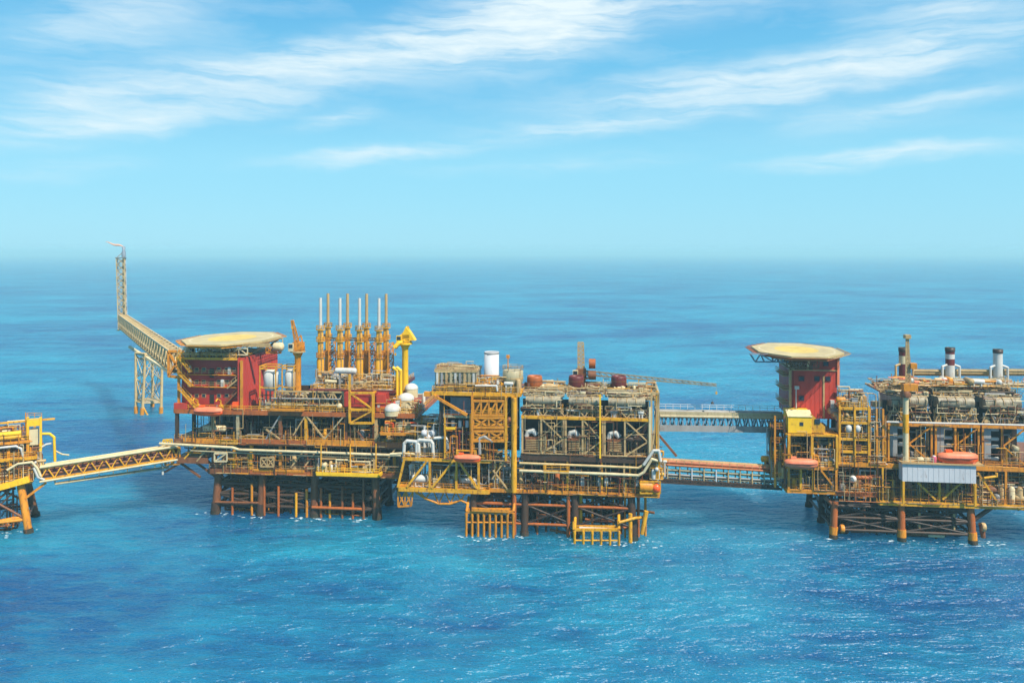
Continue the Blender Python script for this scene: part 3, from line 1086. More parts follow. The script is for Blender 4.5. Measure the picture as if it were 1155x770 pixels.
zh = z2(381.5, 259, 12)
tangle(LQ, u2(207, 2), u2(275, 2), 1.4, 9, zr + 0.45, zh - 1.2, 60, 777, ['orange', 'tan', 'brown', 'cream', 'yellow', 'dark'], (0.08, 0.16))
hu = u2(259.5, 12)
HD2 = helideck(F2, hu, 13.5, 10.9, 16.0, zh, 'large octagonal cream helideck on the roof of the red quarters', [(u2(204, 3), 3, zr + 0.4, 1.5, 3), (u2(232, 3), 3, zr + 0.4, 0, 2), (u2(262, 3), 3, zr + 0.4, 0, 2), (u2(272, 6), 22, zr + 0.4, 3, 1), (u2(216, 20), 22, zr + 0.4, 0, 0), (u2(280, 10), 10, zr + 0.4, 5, 0)])
part('walkway', 'orange', HD2, 'box', G(216, 392.5, 1.5), G(262, 388, 2.4))
part('walkway', 'tan', HD2, 'box', G(263, 391, 2.5), G(305, 387, 3.2))
part('fuel_tank', 'cream', HD2, 'drum', G(314, 391, 10), 1.1, 2.0, 'x', 14)
part('tank_support', 'orange', HD2, 'truss', G(300, 398, 10), G(317, 398, 10), G(300, 391.5, 10), G(317, 391.5, 10), 2, 0.25, 'X')

# white storage tanks in front of the red wall
def cage_tank(px0, px1, py0, py1, v, label):
    a, b = G(px0, py1, v), G(px1, py0, v)
    r = (b.x - a.x) / 2
    cu = (a.x + b.x) / 2
    t = thing('storage_tank', label, 'tank', F2, V3(cu, v, a.z), 'white caged storage tanks')
    h = b.z - a.z
    part('shell', 'white', t, 'lathe', (cu, v, a.z), [(r * 0.5, -0.5), (r, 0.0), (r, h - 0.3), (r * 0.5, h + 0.3)], 'z', 18)
    for s_ in (-1, 1):
        for q in (-1, 1):
            part('frame_post', 'yellow', t, 'bar', (cu + s_ * (r + 0.25), v + q * (r + 0.25), zu + 0.02), (cu + s_ * (r + 0.25), v + q * (r + 0.25), b.z + 1.4), 0.24)
    m = MB()
    for zz_ in (a.z + h * 0.12, b.z + 0.7, b.z + 1.4):
        e_ = r + 0.25
        for p, q in (((-1, -1), (1, -1)), ((1, -1), (1, 1)), ((1, 1), (-1, 1)), ((-1, 1), (-1, -1))):
            m.bar((cu + p[0] * e_, v + p[1] * e_, zz_), (cu + q[0] * e_, v + q[1] * e_, zz_), 0.2)
    m.build('frame_ring', 'yellow', t)
    for k in range(3):
        part('support', 'grey', t, 'bar', (cu + (k - 1) * r * 0.6, v - r * 0.3, zu + 0.02), (cu + (k - 1) * r * 0.6, v - r * 0.3, a.z + 0.1), 0.3)
    return t


cage_tank(298, 313.5, 418, 438, 3.0, 'white caged storage tank close to the bright red side wall')
cage_tank(322, 333, 418, 438, 3.4, 'white caged storage tank beside the orange crane pedestal')
clutter(P2, u2(290), u2(340), 1.2, 2.4, zu + 0.02, z2(443), 22, 23, ['white', 'grey', 'tan', 'dark', 'khaki'], 0.7)

crane(F2, u2(336, 4), 4, zu, z2(397, 336, 4), G(329.5, 361, 2.5), 'orange pedestal crane with its short boom raised beside the white tanks', 'orange', mast=4.2)

# the eight stacks: front row of four, back row of four
def stack(px, py_top, py_mid, v, mat_low, mat_top, label):
    u = u2(px, v)
    zt, zmid = G(px, py_top, v).z, G(px, py_mid, v).z
    t = thing('exhaust_stack', label, 'exhaust stack', F2, V3(u, v, zp + 0.01), 'eight tall stacks')
    part('pipe', mat_top, t, 'tube', (u, v, zmid - 0.2), (u, v, zt), 0.42, 0.38, 12)
    part('casing', mat_low, t, 'lathe', (u, v, zp + 0.01), [(0.95, 0), (0.95, (zmid - zp) * 0.45), (0.72, (zmid - zp) * 0.5), (0.72, zmid - zp - 0.4), (0.5, zmid - zp)], 'z', 14)
    for k, q in enumerate((0.5, 0.78, 0.98)):
        zz_ = zp + (zmid - zp) * q
        m = MB().lathe((u, v, zz_), [(1.15, 0), (1.15, 0.18)], 'z', 12)
        m.rail([V3(u + 1.1 * math.cos(i * math.pi / 3), v + 1.1 * math.sin(i * math.pi / 3), zz_ + 0.18) for i in range(7)], 1.0, 0.06, 2)
        m.build('platform_ring', 'yellow' if k else 'orange', t)
    lad = MB()
    for s_ in (-0.2, 0.2):
        lad.bar((u + s_ + 0.5, v - 0.85, zp + 0.3), (u + s_ + 0.5, v - 0.85, zmid), 0.08)
    for i in range(int((zmid - zp) / 0.45)):
        lad.bar((u + 0.3, v - 0.85, zp + 0.5 + i * 0.45), (u + 0.7, v - 0.85, zp + 0.5 + i * 0.45), 0.07)
    lad.build('ladder', 'tan', t)
    return t


sf = stack(361.5, 336, 371, 9, 'yellow', 'white', 'white tipped orange stack, leftmost of the four in front')
sb = stack(370, 331, 368, 15, 'yellow', 'tan', 'tan tipped orange stack, leftmost of the taller four behind')
ORD = ['second', 'third', 'rightmost']
for k, (pf, pb) in enumerate(((383.5, 392), (405.5, 413.5), (427.5, 435.5))):
    w1 = 'rightmost' if k == 2 else ORD[k] + ' from the left'
    dup(sf, F2, V3(u2(pf, 9), 9, zp + 0.01), 'white tipped orange stack, %s of the four in front' % w1)
    dup(sb, F2, V3(u2(pb, 15), 15, zp + 0.01), 'tan tipped orange stack, %s of the taller four behind' % w1)
part('pipe_bridge', 'orange', P2, 'truss', G(364, 384, 11.5), G(436, 384, 11.5), G(364, 381, 11.5), G(436, 381, 11.5), 18, 0.16, 'W')
part('pipe_bridge', 'orange', P2, 'truss', G(364, 400, 11.5), G(436, 400, 11.5), G(364, 396, 11.5), G(436, 396, 11.5), 18, 0.16, 'W')
for px in (375, 398, 420, 441):
    part('support_frame', 'orange', P2, 'truss', V3(u2(px, 12), 9, zp), V3(u2(px, 12), 9, z2(392)), V3(u2(px, 12), 14.5, zp), V3(u2(px, 12), 14.5, z2(392)), 6, 0.2, 'X')
hv = thing('receiver_vessel', 'white horizontal drum lying on the process deck before the stacks', 'vessel', F2, G(390, 421, 4.2), None)
part('shell', 'white', hv, 'drum', G(390, 418, 4.2), 0.75, 5.0, 'x', 14)
for px in (383, 397):
    part('saddle', 'grey', hv, 'box', G(px - 1, 420, 3.9), V3(u2(px + 1, 4.2), 4.6, zp + 0.01))
hv2 = thing('test_vessel', 'cream horizontal drum in the dark bay below the orange lifeboat', 'vessel', F2, V3(u2(242, 0.9), 0.9, zm + 0.01), None)
part('shell', 'cream', hv2, 'drum', G(242, 483, 0.9), 0.75, 5.4, 'x', 14)
for px in (235, 249):
    part('saddle', 'brown', hv2, 'box', V3(u2(px, 0.9) - 0.2, 0.4, zm + 0.012), G(px + 1, 485, 1.4))
for px in (232, 238, 246, 252):
    part('band', 'tan', hv2, 'lathe', G(px, 483, 0.9), [(0.77, -0.08), (0.77, 0.08)], 'x', 14)

cr2 = crane(F2, u2(457, 10), 10, zu, z2(388, 457, 10), G(446, 391, 8), 'bright yellow pedestal crane with stubby boom right of the stacks', 'bright', mast=4.6)

part('jib_arm', 'bright', cr2, 'pipe', [G(457, 385, 9), G(450, 387, 8.5), G(444.5, 392, 8.2)], 0.62, 8)
part('winch_house', 'bright', cr2, 'prism', [G(451.5, 384, 9), G(468, 384, 9), G(463, 376, 9), G(457.5, 368.5, 9), G(454, 376, 9)], V3(0, 2.2, 0))
# red utility building with a yellow braced frame in front
ub = thing('utility_building', 'red equipment house behind the yellow braced frame', 'building', F2, V3(u2(410), 1.6, zu), None)
part('wall', 'deepred_shade', ub, 'box', V3(u2(386), 1.4, zu + 0.012), V3(u2(435), 10.5, zp - 0.37))
part('wall', 'red', ub, 'box', V3(u2(424), 0.5, zu + 0.012), V3(u2(434), 1.397, zp - 0.5))
part('roof', 'maroon', ub, 'box', G(348, 441, 1.6), V3(u2(386), 3.4, zp + 0.2))
c = G(383, 458, 0.8)
part('lamp_dome', 'cream', ub, 'ball', c, 0.75)
for px, py in ((427, 458), (430, 470)):
    c = G(px, py, 0.45)
    part('sign', 'white', ub, 'box', c + V3(-0.3, 0, -0.3), c + V3(0.3, 0.045, 0.3))
yf = thing('braced_frame', 'yellow steel frame with K bracing standing before the red equipment house', 'frame', F2, V3(u2(407, -0.8), -0.8, zu), None)
A, Bq, C, D = G(394.5, 477, -0.9), G(421, 477, -0.9), G(394.5, 443, -0.9), G(421, 443, -0.9)
part('post', 'yellow', yf, 'bar', A, C + V3(0, 0, 4.5), 0.5)
part('post', 'yellow', yf, 'bar', Bq, D, 0.6)
for py in (443, 462, 477):
    part('beam', 'yellow', yf, 'bar', G(395, py, -0.9), G(421, py, -0.9), 0.5)
part('brace', 'yellow', yf, 'bar', G(396, 444, -0.9), G(420, 461, -0.9), 0.36)
part('brace', 'yellow', yf, 'bar', G(396, 476, -0.9), G(420, 463, -0.9), 0.36)
part('beam', 'yellow', yf, 'bar', G(394.5, 477, -0.9), V3(G(394.5, 477).x, 0.6, A.z), 0.4)
part('beam', 'yellow', yf, 'bar', D, V3(D.x, 1.3, D.z), 0.4)
# domed tanks at the right end
for k, (px, py, r, v, lb) in enumerate(((464, 438, 1.75, 8, 'white domed tank, highest and farthest of the three at the right end'), (458, 450, 2.1, 4.5, 'white domed tank, middle of the three at the right end'), (443, 462, 2.1, 0.9, 'white domed tank, lowest and nearest of the three by the red house'))):
    c = G(px, py, v)
    t = thing('domed_tank', lb, 'tank', F2, V3(c.x, v, zu), 'white domed tanks')
    part('dome', 'white', t, 'ball', c, r, r * 0.75, 16, 6, True)
    part('shell', 'cream', t, 'lathe', (c.x, v, max(zu - 0.5, c.z - 2.2)), [(r * 0.96, 0), (r * 0.96, min(2.2, c.z - zu + 0.5))], 'z', 16)
    part('support', 'orange', t, 'lathe', (c.x, v, zu - 1.2), [(r * 0.6, 0), (r * 0.5, max(0.3, c.z - 2.2 - zu + 1.2))], 'z', 10)
for px in (452, 448):
    part('vent_pipe', 'bright', P2, 'pipe', [G(px, 462, 5), G(px, 418, 5), G(px - 5, 414, 5)], 0.42, 8)
# orange lifeboat with davits
lb2 = lifeboat(F2, G(235, 463.5, -2.2), 7.4, 'orange lifeboat hanging at the edge of the red quarters deck')
for k, px in enumerate((222, 248)):
    d_ = thing('davit', 'yellow davit arm at the %s end of the lifeboat under the red quarters' % ('stern' if k == 0 else 'bow'), 'davit', F2, G(px, 463, 0.2), 'yellow davits')
    part('arm', 'yellow', d_, 'pipe', [V3(u2(px), 0.6, zu + 0.08), V3(u2(px), 0.4, zu + 2.2), V3(u2(px), -1.4, zu + 3.0), V3(u2(px), -2.2, zu + 2.5)], 0.2, 6)
    part('winch', 'yellow', d_, 'lathe', V3(u2(px), 0.7, zu + 0.9), [(0.4, -0.4), (0.4, 0.4)], 'x', 10)

# ------------------------------------------------------------------ third platform: compression platform
F3 = Frame(600, 189.5, -7)
H = F3.P


def z3(py, px=600, v=0):
    return H(px, py, v).z


def u3(px, v=0):
    return H(px, 500, v).x


P3 = thing('compression_platform', 'yellow and brown compression platform with three rusty drums along its roof', 'oil platform', F3, V3(0, 0, 0), 'offshore platforms')
c3, m3, t3 = z3(553), z3(514), z3(471)
a3, b3, e3 = u3(450), u3(587), u3(743)
jacket(P3, [u3(534), u3(592), u3(648), u3(712)], [1.5, 12.0, 24.0], c3 - 0.6, 0.85, ['dark', 'black', 'rustorange'], [2.6, 7.0], 2, foot=None)
rd = random.Random(31)
for k in range(10):
    part('conductor', rd.choice(['dark', 'brown', 'dark']), P3, 'tube', V3(u3(598) + (k % 5) * 1.5, 9 + (k // 5) * 3.5, -6), V3(u3(598) + (k % 5) * 1.5, 9 + (k // 5) * 3.5, c3 - 0.4), 0.34, None, 8)
for px, v, mt, r in ((655, 3, 'bright', 0.42), (728, 4, 'orange', 0.3), (548, 3, 'brown', 0.5), (564, 6, 'dark', 0.5), (684, 8, 'dark', 0.4), (700, 5, 'rustorange', 0.4), (580, 1, 'rustorange', 0.5), (641, 1, 'rustorange', 0.45), (606, 2, 'rustorange', 0.25), (616, 4, 'brown', 0.3), (628, 3, 'orange', 0.22), (668, 2, 'orange', 0.25), (678, 4, 'brown', 0.3), (692, 2, 'yellow', 0.22), (705, 2, 'orange', 0.25), (720, 3, 'rustorange', 0.35)):
    part('riser', mt, P3, 'tube', V3(u3(px, v), v, -6), V3(u3(px, v), v, c3 - 0.3), r, None, 10)
for p, q, mt in (((606, 581), (640, 582), 'brown'), ((620, 597), (640, 601), 'brown'), ((660, 585), (700, 588), 'rustorange')):
    part('jacket_brace', mt, P3, 'tube', H(*p, 2), H(*q, 2), 0.35, None, 8)
for a, b in (((592, 556), (606, 600)), ((648, 600), (625, 585)), ((712, 557), (695, 548))):
    part('cross_brace', 'dark', P3, 'tube', H(*a, 2.5), H(*b, 2.5), 0.35, None, 8)
part('jacket_brace', 'brown', P3, 'pipe', [H(716, 575, 4), H(738, 578, 2)], 0.3, 8)


tangle(P3, u3(540), u3(706), 4, 20, 2.0, c3 - 0.8, 200, 902, ['dark', 'rustorange', 'brown', 'dark', 'orange'], (0.12, 0.30))


def boat_landing(F, px0, px1, v, ytop, ybot, n, label, mat, cap):
    t = thing('boat_landing', label, 'boat landing', F, F.P((px0 + px1) / 2, ybot, v), 'boat landings')
    top0, top1 = F.P(px0, ytop, v), F.P(px1, ytop, v)
    m = MB()
    m.bar(top0, top1, 0.55)
    m.bar(top0 + V3(0, 2.2, 0), top1 + V3(0, 2.2, 0), 0.4)
    m.build('frame', cap, t)
    part('grating', 'lgrey', t, 'box', top0 + V3(1, 0.35, -0.45), top1 + V3(-1, 2.0, -0.35))
    for i in range(n):
        p = top0.lerp(top1, i / (n - 1))
        part('fender_post', mat, t, 'lathe', V3(p.x, p.y - 0.1, 0), [(0.30, -5), (0.30, p.z - 1.2), (0.36, p.z - 1.0), (0.36, p.z - 0.28)], 'z', 10)
    for i in (0, n - 1):
        p = top0.lerp(top1, i / (n - 1))
        part('arm', cap, t, 'tube', p + V3(0, 0.2, 0), p + V3(0, abs(v) + 2.4, 2.4), 0.35, None, 8)
    part('beam', mat, t, 'tube', top0 + V3(0, -0.12, -2.4), top1 + V3(0, -0.12, -2.4), 0.2, None, 8)
    return t


BL1 = boat_landing(F3, 526, 579, -1.2, 577, 600, 9, 'orange boat landing with nine fender posts below the lifeboat frame', 'orange', 'orange')
part('beam', 'orange', BL1, 'bar', H(532, 574, -1.6), H(574, 576, -1.6), 0.7)
BL2 = boat_landing(F3, 648, 698, -3.0, 597, 612, 6, 'yellow boat landing with six fender posts at the right of the jacket', 'yellow', 'yellow')
part('arm', 'yellow', BL2, 'pipe', [H(647, 588, -2.6), H(647, 597, -2.95)], 0.34, 8)
part('arm', 'yellow', BL2, 'pipe', [H(698, 589, -2.6), H(716, 584, -1.0), H(727, 583, 1.5)], 0.34, 8)
part('arm', 'yellow', BL2, 'tube', H(711, 579, -1.0), V3(u3(711, -1), -1.0, -5), 0.45, None, 10)
part('bumper', 'yellow', BL2, 'tube', H(729, 576, 0.2), H(724, 602, 0.2), 0.55, 0.45, 10)

# lower left frame (lifeboat station)
fz0, fz1 = z3(551, 505, 0), z3(517, 505, 0)
fa, fb = u3(450, 0), u3(551, 0)
deck(P3, fa, fb, 0.0, 11, fz0, edge='yellow', eh=0.9, rails='orange', slab='orange')
deck(P3, u3(455), u3(553), 0.0, 11, fz1, edge='yellow', eh=0.7, rails='yellow', slab='brown')
for px in (456, 485, 515, 540):
    part('column', 'yellow', P3, 'bar', V3(u3(px - (7 if px == 456 else 0)), -0.1, fz0), V3(u3(px), -0.1, fz1 - 0.7), 0.5)
    part('column', 'orange', P3, 'bar', V3(u3(px), 10, fz0), V3(u3(px), 10, fz1 - 0.4), 0.45)
for a, b, c, d in ((459, 549, 482, 519), (487, 550, 512, 519), (517, 519, 538, 550)):
    brace(P3, H(a, b, -0.2), H(c, d, -0.2), 0.5, 'yellow')
clutter(P3, u3(458), u3(548), 1.2, 8, fz0 + 0.02, fz1 - 0.8, 34, 32, ['white', 'lgrey', 'tan', 'grey', 'cream', 'dark', 'orange'])
part('dark_backing', 'dark', P3, 'box', V3(u3(472), 10.4, fz0 + 0.02), V3(u3(560), 10.7, fz1 - 0.4))
# brackets below
m = MB()
m.truss(H(449, 571, 0.6), H(464, 570, 0.6), H(449, 553, 0.6), H(466, 554, 0.6), 2, 0.3, 'X')
m.build('bracket', 'orange', P3)
part('bracket', 'orange', P3, 'truss', H(449, 571, 4), H(464, 570, 4), H(449, 553, 4), H(466, 554, 4), 2, 0.3, 'X')
m = MB()
arch = [H(468, 554, 0.8), H(480, 562, 0.8), H(495, 568, 0.8), H(508, 568, 0.8), H(520, 564, 0.8), H(528, 568, 0.8)]
m.pipe(arch, 0.28, 8)
for px, py in ((480, 562), (495, 568), (508, 568), (520, 564)):
    m.tube(H(px, py, 0.8), H(px + 6, 554, 0.8), 0.16)
    m.tube(H(px, py, 0.8), H(px - 6, 554, 0.8), 0.16)
m.build('arch_truss', 'orange', P3)
part('bracket', 'dark', P3, 'tube', H(560, 556, 2), H(575, 575, 2), 0.35, None, 8)
# white pipe loops and pale valves on the left deck
for pts, r, mt in ((((470, 520), (470, 499), (473, 496), (486, 497), (488, 500), (489, 520)), 0.42, 'white'), (((455, 520), (456, 500), (459, 497), (469, 498), (472, 501), (473, 521)), 0.42, 'white'),
                   (((490, 494), (502, 493), (504, 496), (505, 506)), 0.36, 'white'), (((440, 512), (456, 511), (475, 513)), 0.3, 'cream')):
    part('pipe_loop', mt, P3, 'pipe', [H(x, y, 0.6) for x, y in pts], r, 10)
for k in range(3):
    c = H(479 + k * 5, 488 + (k % 2) * 5, 2.5)
    part('valve_body', 'lgrey', P3, 'ball', c, 1.0, 0.85, 10, 6)
    part('valve_stem', 'white', P3, 'lathe', V3(c.x, c.y, fz1), [(0.5, 0), (0.35, c.z - fz1 + 1.6)], 'z', 8)
clutter(P3, u3(458), u3(500), 1.5, 9, fz1 + 0.02, z3(482), 24, 33, ['white', 'lgrey', 'tan', 'cream', 'grey'], 0.8)
clutter(P3, u3(500), u3(550), 1.5, 9, fz1 + 0.02, z3(485), 26, 34, ['tan', 'maroon', 'orange', 'grey', 'white', 'brown'], 0.8)
part('deck', 'khaki', P3, 'box', H(466, 474, 9), H(492, 471, 16))
clutter(P3, u3(466, 9), u3(492, 9), 9, 14, z3(488, 480, 9), z3(470, 480, 9), 22, 35, ['grey', 'lgrey', 'tan', 'dark', 'khaki', 'white'], 0.8)
part('deck', 'brown', P3, 'box', H(462, 490, 6), H(500, 487, 15))

# gas treatment tower (upper left)
gz = z3(444)
deck(P3, u3(487), u3(586), 0.3, 15, gz, edge='yellow', eh=0.8, rails='yellow', slab='brown', sides='fl')
part('girder', 'orange', P3, 'box', H(478, 442, 0.2), H(487, 446, 1.5))
brace(P3, H(489, 446, -0.1), H(527, 468, -0.1), 0.6, 'orange')
column(P3, u3(497), 1.0, fz1 + 0.02, gz - 0.8, 0.9, 'dark')
column(P3, u3(494), 9.0, fz1 + 0.02, gz - 0.4, 0.9, 'dark')
part('wall', 'bluegrey', P3, 'box', H(508, 470, 3), H(531, 448, 3.3))
part('dark_backing', 'black', P3, 'box', V3(u3(498, 10), 10, fz1 + 0.02), V3(u3(586, 10), 10.3, gz - 0.4))  # dark sheet added so the storey interior looks unlit
deck(P3, u3(500), u3(533), 0.6, 9, z3(471), edge='khaki', eh=0.5, rails='lgrey', sides='f')
for px in (503, 511, 519, 527):
    part('locker', 'lgrey', P3, 'box', H(px - 2, 482, 1.6), H(px + 2.4, 473, 2.8))
part('walkway', 'bright', P3, 'box', H(502, 484, -0.3), H(515, 481, 0.8))
column(P3, u3(502), -0.1, fz1 + 0.02, z3(471) - 0.5, 0.4, 'yellow')
for px in (508, 518, 526):
    part('pipe_run', 'maroon', P3, 'pipe', [H(px, 512, 1.2), H(px, 488, 1.2), H(px + 5, 486, 1.2)], 0.28, 8)
# louvred air cooler on the roof
ac = thing('air_cooler', 'long tan louvred air cooler on the yellow top deck', 'air cooler', F3, V3(u3(513, 3), 3, gz + 0.01), None)
A = H(491, 440, 1.5)
B_ = H(537, 417, 1.5)
part('casing', 'khaki', ac, 'box', V3(A.x, 1.5, gz + 1.2), V3(B_.x, 9, B_.z - 0.6))
part('roof', 'tan', ac, 'box', V3(A.x - 0.2, 1.2, B_.z - 0.597), V3(B_.x + 0.2, 9.2, B_.z))
n = 9
for k in range(n):
    x = A.x + (B_.x - A.x) * (k + 0.5) / n
    part('fin_panel', ('white', 'grey', 'tan', 'khaki')[k % 4], ac, 'box', V3(x - 0.24, 1.1, gz + 1.5), V3(x + 0.24, 1.497, B_.z - 0.8))
for k in range(5):
    x = A.x + (B_.x - A.x) * k / 4
    part('leg', 'dark', ac, 'box', V3(x - 0.15, 1.6, gz + 0.01), V3(x + 0.15, 1.9, gz + 1.197))
tangle(ac, A.x, B_.x, 1.0, 1.45, gz + 0.4, B_.z - 0.3, 60, 930, ['tan', 'brown', 'dark', 'khaki', 'grey', 'sand'], (0.05, 0.11))
tangle(ac, A.x, B_.x, 1.6, 8.5, B_.z, B_.z + 1.1, 90, 931, ['tan', 'khaki', 'sand', 'brown', 'cream'], (0.06, 0.14))
part('railing', 'tan', ac, 'rail', [V3(A.x, 1.3, B_.z), V3(B_.x, 1.3, B_.z)], 1.0)
clutter(P3, u3(491), u3(536), 0.7, 1.3, gz + 0.02, gz + 2.2, 12, 36, ['dark', 'grey', 'brown', 'tan'], 0.5)
st = thing('exhaust_stack', 'short wide white stack on the tan cooler deck', 'exhaust stack', F3, V3(u3(554.5, 6), 6, gz), None)
zz0, zz1 = H(554, 421, 6).z, H(554, 396.5, 6).z
r = (u3(563, 6) - u3(546.5, 6)) / 2
part('shell', 'lgrey', st, 'lathe', V3(u3(554.5, 6), 6, gz), [(r, 0), (r, zz1 - gz), (r * 0.86, zz1 - gz), (r * 0.86, zz1 - gz - 1.2)], 'z', 24)
part('rim', 'grey', st, 'lathe', V3(u3(554.5, 6), 6, zz1 - 0.5), [(r + 0.05, 0), (r + 0.05, 0.4)], 'z', 24)
sc = thing('scrubber_drum', 'squat tan drum with yellow base beside the white stack', 'drum', F3, V3(u3(578, 3), 3, gz), None)
r = (u3(590, 3) - u3(567, 3)) / 2
hh = H(578, 417, 3).z - gz
part('shell', 'khaki', sc, 'lathe', V3(u3(578.5, 3), 3, gz), [(r * 0.7, 0), (r * 0.85, hh * 0.35), (r, hh * 0.5), (r, hh * 0.97), (r * 0.9, hh)], 'z', 20)
part('band', 'tan', sc, 'lathe', V3(u3(578.5, 3), 3, gz + hh * 0.6), [(r + 0.08, 0), (r + 0.08, 0.35)], 'z', 20)
part('base_ring', 'yellow', sc, 'lathe', V3(u3(578.5, 3), 3, gz + 0.01), [(r * 0.95, 0), (r * 0.95, 0.5)], 'z', 16)
part('railing', 'tan', sc, 'rail', [V3(u3(578.5, 3) + r * math.cos(i * math.pi / 5), 3 + r * math.sin(i * math.pi / 5), gz + hh) for i in range(11)], 1.0)
part('antenna', 'orange', P3, 'tube', H(573, 417, 6), H(573, 402, 6), 0.18, 0.1, 6)
part('antenna_head', 'orange', P3, 'box', H(571, 404, 5.9), H(575, 400, 6.4))
clutter(P3, u3(536), u3(586), 0.6, 4, gz + 0.02, z3(424), 30, 37, ['orange', 'tan', 'yellow', 'khaki', 'brown', 'white'], 0.8)
part('pipe_loop', 'white', P3, 'pipe', [H(536, 435, 0.4), H(560, 435, 0.4), H(561, 441, 0.4)], 0.25, 8)
# the yellow X braced stair tower
for a, b, y0, y1, pat in ((534, 569, 471, 482, 'X'), (534, 569, 486, 497, 'X'), (534, 569, 452, 468, '/')):
    part('truss', 'orange', P3, 'truss', H(a, y1, -0.3), H(b, y1, -0.3), H(a, y0, -0.3), H(b, y0, -0.3), 2 if pat == 'X' else 4, 0.38, pat)
for py in (452, 469, 484, 499):
    zz = z3(py)
    part('deck', 'orange', P3, 'box', V3(u3(534), 0.0, zz - 0.25), V3(u3(571), 8.5, zz))
    part('railing', 'yellow', P3, 'rail', [V3(u3(534), -0.4, zz), V3(u3(571), -0.4, zz)])
for px, mt in ((533, 'orange'), (571, 'yellow')):
    part('column', mt, P3, 'bar', V3(u3(px), -0.32, fz1 + 0.02), V3(u3(px), -0.32, gz - 0.8), 0.5)
clutter(P3, u3(536), u3(570), 0.4, 6, z3(469) + 0.02, z3(453), 20, 38, ['tan', 'khaki', 'orange', 'yellow', 'brown'], 0.8)
clutter(P3, u3(536), u3(570), 0.4, 6, z3(499) + 0.02, z3(486), 20, 39, ['tan', 'brown', 'orange', 'yellow', 'white'], 0.8)
clutter(P3, u3(536), u3(570), 0.4, 6, z3(484) + 0.02, z3(470), 16, 40, ['tan', 'brown', 'orange', 'yellow'], 0.8)
part('column', 'yellow', P3, 'tube', V3(u3(580), -0.4, z3(555)), V3(u3(580), -0.4, gz - 0.85), 0.66, None, 14)
part('duct', 'grey', P3, 'pipe', [H(541, 512, -0.2), H(541, 494, -0.2), H(546, 492, -0.2), H(556, 498, -0.2)], 0.4, 8)
# storey between tower and compressor hall
clutter(P3, u3(550), u3(590), 1, 8, c3 + 0.02, m3 - 0.7, 32, 41, ['tan', 'grey', 'dark', 'white', 'brown'])
for a, b, c, d in ((555, 540, 573, 514), (573, 552, 556, 530), (560, 512, 576, 500)):
    brace(P3, H(a, b, 0.2), H(c, d, 0.2), 0.3, 'tan')

# compressor hall structure
deck(P3, u3(552), e3, 0.6, 26, c3, edge='orange', eh=0.8, rails='orange', slab='dark')
deck(P3, u3(588), e3, 0.6, 26, m3, edge='dark', eh=1.1, rails='tan', slab='dark')
for px, mt in ((600, 'dark'), (615, 'yellow'), (640, 'yellow'), (679, 'yellow'), (704, 'tan'), (740, 'tan')):
    column(P3, u3(px, 0.6), 0.75, c3 + 0.02, m3 - 1.1, 0.42, mt)
part('dark_backing', 'black', P3, 'box', V3(u3(590, 8), 8, c3 + 0.02), V3(u3(735, 8), 8.3, m3 - 0.4))
clutter(P3, u3(592), u3(738), 1.4, 7, c3 + 0.02, m3 - 0.8, 60, 42, ['dark', 'brown', 'tan', 'maroon', 'grey', 'white', 'rustorange'])
for px in (657, 676, 684, 718):
    part('locker', 'white', P3, 'box', H(px - 2, 548, 1.0), H(px + 2, 538, 1.8))
for py, mt, r in ((523, 'sand', 0.27), (531.5, 'cream', 0.33)):
    part('header_pipe', mt, P3, 'pipe', [H(586, py - 1, -0.6), H(690, py + 3, -0.6), H(720, py + 4.5, -0.6), H(726, py + 1, -0.6), H(735, py - 14, -0.6), H(742, py - 12, -0.6)], r, 10)
part('header_pipe', 'white', P3, 'pipe', [H(726, 524, -0.8), H(737, 508, -0.8), H(743, 508, -0.8), H(745, 520, -0.8)], 0.35, 8)
part('walkway', 'yellow', P3, 'box', H(613, 533, -0.9), H(642, 530, 0.2))
part('railing', 'yellow', P3, 'rail', [H(613, 530, -0.85), H(642, 530, -0.85)])
end = thing('scraper_barrel', 'orange barrel with round red end at the right corner of the lower deck', 'pipe barrel', F3, H(738, 556, 0.6), None)
part('barrel', 'orange', end, 'lathe', H(722, 548, 0.4), [(1.3, 0), (1.3, 2.6), (1.0, 3.0)], 'x', 16)
part('end_cap', 'lifeboat', end, 'ball', H(740, 550, 0.1), 1.15, None, 14, 8)
part('frame', 'yellow', end, 'truss', H(722, 556, -0.4), H(745, 556, -0.4), H(722, 543, -0.4), H(745, 543, -0.4), 3, 0.22, 'X')
# right end: tan legs and stair down to the bridge
part('stair', 'brown', P3, 'bar', H(741, 488, 2), H(763, 514, 2), 0.9, 0.5)
column(P3, u3(741, 1), 0.8, m3 + 0.02, z3(438), 0.5, 'yellow')
clutter(P3, u3(733), u3(748), -0.3, 4, z3(540, 740), z3(505, 740), 16, 43, ['white', 'tan', 'orange', 'yellow'], 0.6)


